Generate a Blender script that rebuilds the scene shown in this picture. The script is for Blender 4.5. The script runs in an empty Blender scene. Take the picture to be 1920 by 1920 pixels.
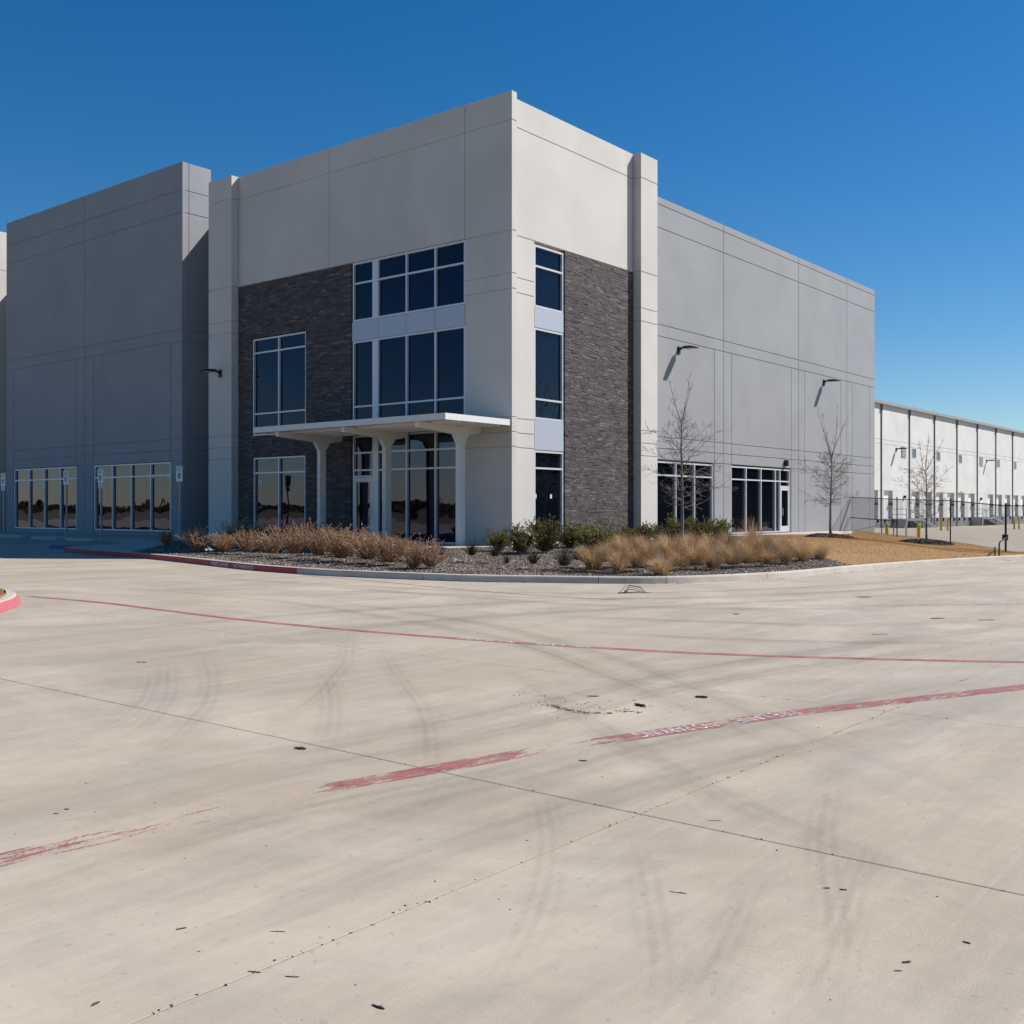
import bpy, bmesh, math, random
import numpy as np
from mathutils import Vector, Matrix
from mathutils.geometry import delaunay_2d_cdt

random.seed(7); RNG = np.random.default_rng(7)
S = bpy.context.scene
COL = S.collection

# ---------------------------------------------------------------- camera, world, sun, exposure
# world X runs along the sunny right face, world Y along the shaded left face, origin at the corner
F, CX, HY, EYE = 2000.0, 960.0, 954.5, 1.6
UR = (0.63047573, 0.77620896)
CAM = (-25.6097, -20.8121)
FWD = (UR[1], UR[0]); SIDE = (UR[0], -UR[1])
cam_data = bpy.data.cameras.new('camera')
cam = bpy.data.objects.new('camera', cam_data); COL.objects.link(cam)
cam.location = (CAM[0], CAM[1], EYE)
cam.rotation_euler = (math.radians(90), 0, math.atan2(FWD[1], FWD[0]) - math.pi / 2)
cam_data.sensor_width = 36; cam_data.lens = 36 * F / 1920
cam_data.shift_y = -(960 - HY) / 1920
cam_data.clip_start = 0.1; cam_data.clip_end = 6000
S.camera = cam

SUN_EL = math.radians(44.5)
_h = math.hypot(1.07, 0.85); SUN_H = (1.07 / _h, -0.85 / _h)
SUN_DIR = Vector((SUN_H[0] * math.cos(SUN_EL), SUN_H[1] * math.cos(SUN_EL), math.sin(SUN_EL)))
W = bpy.data.worlds.new('World'); S.world = W; W.use_nodes = True
nt = W.node_tree; nt.nodes.clear()
sky = nt.nodes.new('ShaderNodeTexSky'); sky.sky_type = 'NISHITA'; sky.sun_disc = False
sky.sun_elevation = SUN_EL
sky.sun_rotation = math.atan2(SUN_H[0], SUN_H[1])
sky.altitude = 300; sky.air_density = 1.0; sky.dust_density = 0.2; sky.ozone_density = 4.0
bg = nt.nodes.new('ShaderNodeBackground'); bg.inputs[1].default_value = 0.074
wo = nt.nodes.new('ShaderNodeOutputWorld')
hs = nt.nodes.new('ShaderNodeHueSaturation'); hs.inputs['Saturation'].default_value = 1.36      # the lens filter deepens the whole sky
nt.links.new(sky.outputs[0], hs.inputs['Color']); nt.links.new(hs.outputs[0], bg.inputs[0]); nt.links.new(bg.outputs[0], wo.inputs[0])
sl = bpy.data.lights.new('sun', 'SUN'); sl.energy = 4.8; sl.angle = math.radians(0.53); sl.color = (1.0, 0.955, 0.89)
so = bpy.data.objects.new('sun', sl); COL.objects.link(so)
so.rotation_euler = SUN_DIR.to_track_quat('Z', 'Y').to_euler(); so.location = (20, -40, 60)
S.view_settings.view_transform = 'Standard'; S.view_settings.look = 'None'
S.view_settings.gamma = 1; S.view_settings.use_curve_mapping = False
S.view_settings.exposure = 0.45

# ---------------------------------------------------------------- helpers: pixels, ground
def ray(px, py):
    a = (px - CX) / F
    return (a * UR[0] + UR[1], -a * UR[1] + UR[0], (HY - py) / F)
def depth_point(px, D):
    r = ray(px, 0); return (CAM[0] + r[0] * D, CAM[1] + r[1] * D)
def sstep(a, b, x):
    t = np.clip((np.asarray(x, float) - a) / (b - a), 0, 1); return t * t * (3 - 2 * t)
def seg_dist(px, py, ax, ay, bx, by):
    dx, dy = bx - ax, by - ay
    t = np.clip(((px - ax) * dx + (py - ay) * dy) / (dx * dx + dy * dy), 0, 1)
    return np.hypot(px - ax - t * dx, py - ay - t * dy), t
FP1 = (30.2, 1.05); FP4 = depth_point(1885.7, 41.0)
_fd = np.array([FP4[0] - FP1[0], FP4[1] - FP1[1]]); _fl = np.hypot(*_fd); _fd = _fd / _fl
_fn = np.array([-_fd[1], _fd[0]])                    # points to the truck court side
if _fn[0] < 0: _fn = -_fn
def G(x, y):
    """height of the concrete"""
    x = np.asarray(x, float); y = np.asarray(y, float)
    z = 0.15 * sstep(-10, 6.5, y) + 0.28 * sstep(5, 18, y)
    z = z * (1 - sstep(4, 16, x))
    db = (x - FP1[0]) * _fn[0] + (y - FP1[1]) * _fn[1]
    z = z - (0.28 * sstep(-2.4, 3, db) + 0.32 * sstep(4, 40, db)) * sstep(14, 19, x)
    return z
def gpx(px, py, dz=0.0):
    r = ray(px, py); k = (EYE - dz) / -r[2] if r[2] < 0 else 60
    for _ in range(40):
        x, y = CAM[0] + r[0] * k, CAM[1] + r[1] * k
        k = 0.5 * k + 0.5 * (EYE - dz - float(G(x, y))) / -r[2]
    return (CAM[0] + r[0] * k, CAM[1] + r[1] * k)

# ---------------------------------------------------------------- helpers: objects
def tag(o, label=None, cat=None, group=None, kind=None):
    if label: o['label'] = label
    if cat: o['category'] = cat
    if group: o['group'] = group
    if kind: o['kind'] = kind
    return o
def empty(name, loc=(0, 0, 0), rz=0.0, parent=None):
    o = bpy.data.objects.new(name, None); COL.objects.link(o); o.location = loc; o.rotation_euler = (0, 0, rz)
    o.empty_display_size = 0.2
    if parent: o.parent = parent
    return o
def link(name, me, mat=None, parent=None, loc=None):
    if mat is not None and not me.materials: me.materials.append(mat)
    o = bpy.data.objects.new(name, me); COL.objects.link(o)
    if parent: o.parent = parent
    if loc is not None: o.location = loc
    return o
class MB:
    def __init__(s): s.v = []; s.f = []; s.m = []
    def quad(s, a, b, c, d, mi=0):
        n = len(s.v); s.v += [a, b, c, d]; s.f.append((n, n + 1, n + 2, n + 3)); s.m.append(mi)
    def box(s, x0, x1, y0, y1, z0, z1, mi=0):
        n = len(s.v)
        s.v += [(x0, y0, z0), (x1, y0, z0), (x1, y1, z0), (x0, y1, z0), (x0, y0, z1), (x1, y0, z1), (x1, y1, z1), (x0, y1, z1)]
        for q in ((0, 3, 2, 1), (4, 5, 6, 7), (0, 1, 5, 4), (1, 2, 6, 5), (2, 3, 7, 6), (3, 0, 4, 7)):
            s.f.append(tuple(n + i for i in q)); s.m.append(mi)
    def cbox(s, x0, x1, y0, y1, z0, z1, c=0.01, mi=0):
        """box with chamfered edges"""
        n = len(s.v); X = (x0, x1); Y = (y0, y1); Z = (z0, z1); idx = {}
        for i in (0, 1):
            for j in (0, 1):
                for k in (0, 1):
                    sx, sy, sz = (1, -1)[i], (1, -1)[j], (1, -1)[k]
                    for a, p in enumerate(((X[i], Y[j] + sy * c, Z[k] + sz * c), (X[i] + sx * c, Y[j], Z[k] + sz * c), (X[i] + sx * c, Y[j] + sy * c, Z[k]))):
                        idx[i, j, k, a] = len(s.v); s.v.append(p)
        I = lambda *t: idx[t]
        fs = []
        for i in (0, 1): fs.append([I(i, 0, 0, 0), I(i, 1, 0, 0), I(i, 1, 1, 0), I(i, 0, 1, 0)])
        for j in (0, 1): fs.append([I(0, j, 0, 1), I(1, j, 0, 1), I(1, j, 1, 1), I(0, j, 1, 1)])
        for k in (0, 1): fs.append([I(0, 0, k, 2), I(1, 0, k, 2), I(1, 1, k, 2), I(0, 1, k, 2)])
        for i in (0, 1):
            for j in (0, 1): fs.append([I(i, j, 0, 0), I(i, j, 1, 0), I(i, j, 1, 1), I(i, j, 0, 1)])
        for i in (0, 1):
            for k in (0, 1): fs.append([I(i, 0, k, 0), I(i, 1, k, 0), I(i, 1, k, 2), I(i, 0, k, 2)])
        for j in (0, 1):
            for k in (0, 1): fs.append([I(0, j, k, 1), I(1, j, k, 1), I(1, j, k, 2), I(0, j, k, 2)])
        for i in (0, 1):
            for j in (0, 1):
                for k in (0, 1): fs.append([I(i, j, k, 0), I(i, j, k, 1), I(i, j, k, 2)])
        cx, cy, cz = (x0 + x1) / 2, (y0 + y1) / 2, (z0 + z1) / 2
        for f in fs:
            p = [Vector(s.v[q]) for q in f]; nn = (p[1] - p[0]).cross(p[2] - p[0])
            if nn.dot(sum(p, Vector()) / len(p) - Vector((cx, cy, cz))) < 0: f.reverse()
            s.f.append(tuple(f)); s.m.append(mi)
    def tube(s, pts, rad, n=6, cap=True, mi=0):
        pts = [Vector(p) for p in pts]
        if not isinstance(rad, (list, tuple)): rad = [rad] * len(pts)
        base = len(s.v); up = Vector((0, 0, 1))
        for i, p in enumerate(pts):
            t = (pts[min(i + 1, len(pts) - 1)] - pts[max(i - 1, 0)]).normalized()
            a = t.cross(up if abs(t.z) < 0.9 else Vector((1, 0, 0))).normalized(); b = t.cross(a)
            for k in range(n):
                w = 2 * math.pi * k / n
                s.v.append(tuple(p + (a * math.cos(w) + b * math.sin(w)) * rad[i]))
        for i in range(len(pts) - 1):
            for k in range(n):
                q = base + i * n
                s.f.append((q + k, q + (k + 1) % n, q + n + (k + 1) % n, q + n + k)); s.m.append(mi)
        if cap:
            s.f.append(tuple(base + k for k in range(n))[::-1]); s.m.append(mi)
            s.f.append(tuple(base + (len(pts) - 1) * n + k for k in range(n))); s.m.append(mi)
    def prism(s, poly, z0, z1, mi=0):
        n = len(s.v); k = len(poly)
        s.v += [(p[0], p[1], z0) for p in poly] + [(p[0], p[1], z1) for p in poly]
        s.f.append(tuple(range(n + k - 1, n - 1, -1))); s.f.append(tuple(range(n + k, n + 2 * k))); s.m += [mi, mi]
        for i in range(k):
            j = (i + 1) % k; s.f.append((n + i, n + j, n + k + j, n + k + i)); s.m.append(mi)
    def mesh(s, name, mats=(), smooth=False):
        me = bpy.data.meshes.new(name); me.from_pydata(s.v, [], s.f)
        for m in mats: me.materials.append(m)
        if len(mats) > 1: me.polygons.foreach_set('material_index', s.m)
        if smooth: me.polygons.foreach_set('use_smooth', [True] * len(me.polygons))
        bm = bmesh.new(); bm.from_mesh(me); bmesh.ops.recalc_face_normals(bm, faces=bm.faces); bm.to_mesh(me); bm.free()
        me.update(); return me
    def build(s, name, mat, parent=None, smooth=False, loc=None):
        return link(name, s.mesh(name, mat if isinstance(mat, (list, tuple)) else (mat,), smooth), None, parent, loc)
def np_mesh(name, verts, faces, tone=None, smooth=False):
    """faces: (n,k) int array; tone: per-face value stored as a colour attribute"""
    me = bpy.data.meshes.new(name); n, k = faces.shape
    me.vertices.add(len(verts)); me.vertices.foreach_set('co', np.asarray(verts, np.float32).ravel())
    me.loops.add(n * k); me.loops.foreach_set('vertex_index', faces.astype(np.int32).ravel())
    me.polygons.add(n); me.polygons.foreach_set('loop_start', np.arange(0, n * k, k, dtype=np.int32))
    me.polygons.foreach_set('use_smooth', np.full(n, bool(smooth)))
    if tone is not None:
        at = me.attributes.new('tone', 'FLOAT', 'FACE'); at.data.foreach_set('value', np.asarray(tone, np.float32))
    me.update(calc_edges=True); return me
def copy_tree(o, parent=None):
    c = o.copy(); COL.objects.link(c)
    if parent: c.parent = parent
    for ch in o.children: copy_tree(ch, c)
    return c
ORD = ['first', 'second', 'third', 'fourth', 'fifth', 'sixth', 'seventh', 'eighth', 'ninth', 'tenth', 'eleventh', 'twelfth', 'thirteenth',
       'fourteenth', 'fifteenth', 'sixteenth', 'seventeenth', 'eighteenth', 'nineteenth', 'twentieth']

# ---------------------------------------------------------------- materials
class NT:
    def __init__(s, name):
        s.mat = bpy.data.materials.new(name); s.mat.use_nodes = True; s.t = s.mat.node_tree
        s.b = s.t.nodes['Principled BSDF']; s.pos = None
    def n(s, ty, **kw):
        o = s.t.nodes.new('ShaderNode' + ty)
        for k, v in kw.items(): setattr(o, k, v)
        return o
    def l(s, a, b): s.t.links.new(a, b)
    def coord(s, kind='pos'):
        if kind == 'pos': return s.n('NewGeometry').outputs['Position']
        return s.n('TexCoord').outputs[kind]
    def mapped(s, src, scale=(1, 1, 1), rot=(0, 0, 0), loc=(0, 0, 0)):
        m = s.n('Mapping'); m.inputs['Scale'].default_value = scale; m.inputs['Rotation'].default_value = rot; m.inputs['Location'].default_value = loc
        s.l(src, m.inputs[0]); return m.outputs[0]
    def noise(s, src, scale, detail=4, rough=0.55, dist=0.0):
        o = s.n('TexNoise'); o.inputs['Scale'].default_value = scale; o.inputs['Detail'].default_value = detail
        o.inputs['Roughness'].default_value = rough; o.inputs['Distortion'].default_value = dist; s.l(src, o.inputs['Vector']); return o.outputs['Fac']
    def ramp(s, fac, stops):
        r = s.n('ValToRGB'); e = r.color_ramp.elements
        while len(e) < len(stops): e.new(0.5)
        for i, (p, c) in enumerate(stops): e[i].position = p; e[i].color = (c if len(c) == 4 else (*c, 1))
        s.l(fac, r.inputs[0]); return r.outputs[0]
    def mr(s, fac, a, b, c=0.0, d=1.0):
        m = s.n('MapRange'); m.inputs[1].default_value = a; m.inputs[2].default_value = b; m.inputs[3].default_value = c; m.inputs[4].default_value = d
        s.l(fac, m.inputs[0]); return m.outputs[0]
    def math(s, op, a, b=None):
        m = s.n('Math', operation=op)
        for i, v in enumerate((a, b)):
            if v is None: continue
            if isinstance(v, (int, float)): m.inputs[i].default_value = v
            else: s.l(v, m.inputs[i])
        return m.outputs[0]
    def mix(s, fac, a, b, blend='MIX'):
        m = s.n('Mix', data_type='RGBA', blend_type=blend)
        for i, v in ((0, fac), (6, a), (7, b)):
            if isinstance(v, (int, float)): m.inputs[i].default_value = v
            elif isinstance(v, tuple): m.inputs[i].default_value = (*v, 1) if len(v) == 3 else v
            else: s.l(v, m.inputs[i])
        return m.outputs[2]
    def bump(s, h, strength=0.3, dist=0.01, normal=None):
        b = s.n('Bump'); b.inputs['Strength'].default_value = strength; b.inputs['Distance'].default_value = dist; s.l(h, b.inputs['Height'])
        if normal is not None: s.l(normal, b.inputs['Normal'])
        return b.outputs[0]
    def set(s, base=None, rough=None, metal=None, normal=None, **kw):
        for k, v in (('Base Color', base), ('Roughness', rough), ('Metallic', metal), ('Normal', normal)):
            if v is None: continue
            if isinstance(v, (int, float)): s.b.inputs[k].default_value = v
            elif isinstance(v, tuple): s.b.inputs[k].default_value = (*v, 1)
            else: s.l(v, s.b.inputs[k])
        for k, v in kw.items(): s.b.inputs[k].default_value = v
        return s.mat

def m_simple(name, col, rough=0.6, metal=0.0, var=0.08, scale=3.0):
    m = NT(name); p = m.coord()
    f = m.noise(p, scale, 5)
    a = tuple(c * (1 - var) for c in col); b = tuple(min(1, c * (1 + var)) for c in col)
    return m.set(m.mix(f, a, b), rough, metal)
def m_wall(name, col, streak=0.05):
    """painted tilt-up concrete: soft cloudy blotches, faint vertical weathering, fine tooth"""
    m = NT(name); p = m.coord()
    blot = m.noise(p, 0.42, 4, 0.5, 0.6); fine = m.noise(p, 26, 3)
    st = m.noise(m.mapped(p, (3.2, 3.2, 0.16)), 1.0, 4)
    dark = tuple(c * 0.91 for c in col); lite = tuple(min(1, c * 1.03) for c in col)
    c = m.mix(m.mr(blot, 0.32, 0.66), dark, lite)
    c = m.mix(m.mr(st, 0.5, 0.8, 0, streak * 5), c, tuple(q * 0.86 for q in col))
    c = m.mix(m.mr(fine, 0.3, 0.7, 0, 0.10), c, tuple(q * 0.8 for q in col))
    h = m.noise(p, 90, 3)
    return m.set(c, 0.82, normal=m.bump(h, 0.12, 0.004))
def m_concrete():
    m = NT('lot_concrete'); p = m.coord()
    big = m.noise(p, 0.16, 5, 0.55, 0.8); mid = m.noise(p, 0.75, 6, 0.6, 0.5)
    ang = math.radians(52)
    stre = m.noise(m.mapped(p, (0.10, 1.15, 1), (0, 0, -ang)), 1.0, 6, 0.6, 0.35)        # traffic streaks across the lot
    stre2 = m.noise(m.mapped(p, (0.22, 2.6, 1), (0, 0, -math.radians(12))), 1.0, 5, 0.6, 0.5)
    broom = m.noise(m.mapped(p, (46, 0.8, 1)), 1.0, 5, 0.7)
    sand = m.noise(p, 125, 5, 0.9); sand2 = m.noise(p, 300, 2, 0.7)
    c = m.ramp(mid, [(0.25, (0.374, 0.308, 0.225)), (0.5, (0.445, 0.371, 0.280)), (0.75, (0.505, 0.430, 0.333))])
    c = m.mix(m.mr(big, 0.40, 0.62, 0, 0.75), c, (0.468, 0.362, 0.244))
    c = m.mix(m.mr(stre, 0.46, 0.62, 0, 0.75), c, (0.278, 0.244, 0.199))
    c = m.mix(m.mr(stre2, 0.49, 0.64, 0, 0.55), c, (0.293, 0.258, 0.212))
    pale = m.noise(m.mapped(p, (0.3, 0.9, 1), (0, 0, -ang), (7, 3, 0)), 1.0, 5, 0.6)
    c = m.mix(m.mr(pale, 0.58, 0.76, 0, 0.6), c, (0.576, 0.510, 0.412))
    c = m.mix(m.mr(broom, 0.46, 0.68, 0, 0.46), c, (0.315, 0.275, 0.225))
    c = m.mix(m.mr(sand, 0.42, 0.58, 0.0, 0.85), c, (0.244, 0.202, 0.154))
    c = m.mix(m.mr(sand2, 0.50, 0.70, 0.0, 0.42), c, (0.652, 0.588, 0.488))
    warm = m.noise(m.mapped(p, (1, 1, 1), (0, 0, 0), (5, 41, 0)), 0.34, 6, 0.6, 1.0); c = m.mix(m.mr(warm, 0.46, 0.66, 0, 0.6), c, (0.520, 0.440, 0.345))
    cool = m.noise(m.mapped(p, (1, 1, 1), (0, 0, 0), (63, 9, 0)), 0.55, 6, 0.62, 1.2); c = m.mix(m.mr(cool, 0.50, 0.70, 0, 0.42), c, (0.330, 0.308, 0.276))
    blot = m.noise(p, 7.5, 5, 0.68, 0.4); c = m.mix(m.mr(blot, 0.46, 0.70, 0, 0.22), c, (0.293, 0.250, 0.197))
    blot2 = m.noise(m.mapped(p, (1, 1, 1), (0, 0, 0), (31, 17, 0)), 2.6, 6, 0.65, 0.6); c = m.mix(m.mr(blot2, 0.50, 0.74, 0, 0.22), c, (0.544, 0.467, 0.364))
    for an, sc_, amt, off in ((52, (0.7, 6.5, 1), 0.13, 3), (28, (0.6, 5.0, 1), 0.11, 11), (80, (0.6, 7.5, 1), 0.12, 23)):     # fine rolled-in streaks
        fs_ = m.noise(m.mapped(p, sc_, (0, 0, -math.radians(an)), (off, off, 0)), 1.0, 6, 0.7, 1.3)
        c = m.mix(m.mr(fs_, 0.50, 0.66, 0, amt), c, (0.250, 0.226, 0.196)); c = m.mix(m.mr(fs_, 0.44, 0.32, 0, amt), c, (0.545, 0.490, 0.415))
    spots = m.noise(p, 21, 2, 0.5)
    c = m.mix(m.mr(spots, 0.66, 0.74, 0, 0.5), c, (0.228, 0.197, 0.158))
    hgt = m.math('ADD', m.math('MULTIPLY', sand, 0.6), m.math('MULTIPLY', broom, 0.5))
    return m.set(c, m.mr(mid, 0.3, 0.7, 0.72, 0.86), normal=m.bump(hgt, 0.18, 0.004))
def m_walk():
    m = NT('walk_concrete'); p = m.coord()
    mid = m.noise(p, 1.2, 6, 0.6, 0.3); sand = m.noise(p, 60, 3, 0.7)
    c = m.ramp(mid, [(0.3, (0.41, 0.355, 0.295)), (0.7, (0.54, 0.485, 0.42))])
    c = m.mix(m.mr(sand, 0.35, 0.7, 0, 0.3), c, (0.33, 0.30, 0.27))
    return m.set(c, 0.85, normal=m.bump(sand, 0.25, 0.006))
def m_glass(name='reflective_glass', ior=1.75, tint=(0.66, 0.68, 1.0)):
    m = NT(name); p = m.coord()
    w = m.noise(p, 0.85, 1, 0.4); oi = m.n('ObjectInfo')
    pp = m.n('VectorMath', operation='ADD'); m.l(p, pp.inputs[0])
    cb = m.n('CombineXYZ'); r10 = m.math('MULTIPLY', oi.outputs['Random'], 40.0)
    m.l(r10, cb.inputs[0]); m.l(r10, cb.inputs[2]); m.l(cb.outputs[0], pp.inputs[1])
    w = m.noise(pp.outputs[0], 0.9, 1, 0.4)
    m.b.inputs['Specular Tint'].default_value = (*tint, 1)
    return m.set((0.003, 0.005, 0.009), 0.012, normal=m.bump(w, 1.0, 0.0075), IOR=ior)
def m_tone(name, stops, rough=0.85, scale=25, amt=0.3, trans=0.0, attr='tone'):
    """colour picked per piece from a stored random value, with grain"""
    m = NT(name); a = m.n('Attribute', attribute_name=attr); p = m.coord()
    c = m.ramp(a.outputs['Fac'], stops); f = m.noise(p, scale, 4)
    c = m.mix(m.mr(f, 0.3, 0.7, 0, amt), c, tuple(q * 0.55 for q in stops[0][1][:3]))
    h = m.noise(p, scale * 2.5, 3)
    m.set(c, rough, normal=m.bump(h, 0.35, 0.01))
    return m.mat
def m_leaf(name, stops, rough=0.75, tl=0.25, attr='tone'):
    m = NT(name); a = m.n('Attribute', attribute_name=attr)
    c = m.ramp(a.outputs['Fac'], stops)
    oi = m.n('ObjectInfo'); hv = m.n('HueSaturation'); m.l(c, hv.inputs['Color'])
    m.l(m.mr(oi.outputs['Random'], 0, 1, 0.78, 1.2), hv.inputs['Value'])
    c = hv.outputs[0]
    d = m.n('BsdfDiffuse'); t = m.n('BsdfTranslucent'); mx = m.n('MixShader'); mx.inputs[0].default_value = tl
    m.l(c, d.inputs[0]); m.l(c, t.inputs[0]); m.l(d.outputs[0], mx.inputs[1]); m.l(t.outputs[0], mx.inputs[2])
    out = m.t.nodes['Material Output']; m.t.nodes.remove(m.b); m.l(mx.outputs[0], out.inputs[0]); return m.mat
def m_paint(name, col, wear0=0.42, wear1=0.62, scale=9.0, faded=(0.5, 0.3, 0.27)):
    """thin worn traffic paint: alpha comes from scratchy noise and a stored 'wear' value"""
    m = NT(name); p = m.coord(); a = m.n('Attribute', attribute_name='wear')
    n1 = m.noise(m.mapped(p, (0.35, 2.0, 1), (0, 0, math.radians(68))), scale, 8, 0.72); n2 = m.noise(p, 55, 4, 0.7)
    nn = m.math('ADD', m.math('MULTIPLY', n1, 0.7), m.math('MULTIPLY', n2, 0.3))
    nn = m.math('SUBTRACT', nn, m.math('MULTIPLY', m.math('SUBTRACT', a.outputs['Fac'], 0.35), 0.26))
    al = m.mr(nn, 0.40, 0.52)
    tint = m.noise(p, 3.0, 4)
    m.set(m.mix(m.mr(tint, 0.35, 0.65), col, faded), 0.7)
    tr = m.n('BsdfTransparent'); mx = m.n('MixShader'); m.l(al, mx.inputs[0]); m.l(tr.outputs[0], mx.inputs[1]); m.l(m.b.outputs[0], mx.inputs[2])
    m.l(mx.outputs[0], m.t.nodes['Material Output'].inputs[0]); return m.mat
def m_tyre(name='tyre_rubber', strength=0.145, ribs=25.0, lo=0.35):
    m = NT(name); p = m.coord(); uv = m.n('UVMap').outputs[0]
    sep = m.n('SeparateXYZ'); m.l(uv, sep.inputs[0])
    rib = m.math('SINE', m.math('MULTIPLY', sep.outputs[1], ribs)); rib = m.mr(rib, -0.9, 0.9, lo, 1.0)
    edge = m.math('MULTIPLY', m.mr(sep.outputs[1], 0, 0.4), m.mr(sep.outputs[1], 1, 0.6))
    ends = m.math('MULTIPLY', m.mr(sep.outputs[0], 0, 0.3), m.mr(sep.outputs[0], 1, 0.7))
    oi = m.n('ObjectInfo'); off = m.n('CombineXYZ'); m.l(m.math('MULTIPLY', oi.outputs['Random'], 50.0), off.inputs[1])
    va = m.n('VectorMath', operation='ADD'); m.l(m.mapped(uv, (7, 2.2, 1)), va.inputs[0]); m.l(off.outputs[0], va.inputs[1])
    n1 = m.noise(va.outputs[0], 1.0, 4, 0.6); n2 = m.noise(p, 60, 3, 0.7)
    al = m.math('MULTIPLY', m.math('MULTIPLY', rib, edge), m.math('MULTIPLY', ends, m.math('MULTIPLY', m.mr(n1, 0.25, 0.65, 0.15, 1.0), m.mr(n2, 0.25, 0.6, 0.4, 1.0))))
    al = m.math('MULTIPLY', al, strength)
    m.set((0.12, 0.11, 0.10), 0.9)
    tr = m.n('BsdfTransparent'); mx = m.n('MixShader'); m.l(al, mx.inputs[0]); m.l(tr.outputs[0], mx.inputs[1]); m.l(m.b.outputs[0], mx.inputs[2])
    m.l(mx.outputs[0], m.t.nodes['Material Output'].inputs[0]); return m.mat
def m_ground(name, a, b, c, sc=0.6):
    m = NT(name); p = m.coord(); n1 = m.noise(p, sc, 6, 0.65); n2 = m.noise(p, 22, 4, 0.7)
    k = m.mix(m.mr(n1, 0.35, 0.65), a, b); k = m.mix(m.mr(n2, 0.35, 0.7, 0, 0.55), k, c)
    return m.set(k, 0.95, normal=m.bump(n2, 0.7, 0.03))

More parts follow.
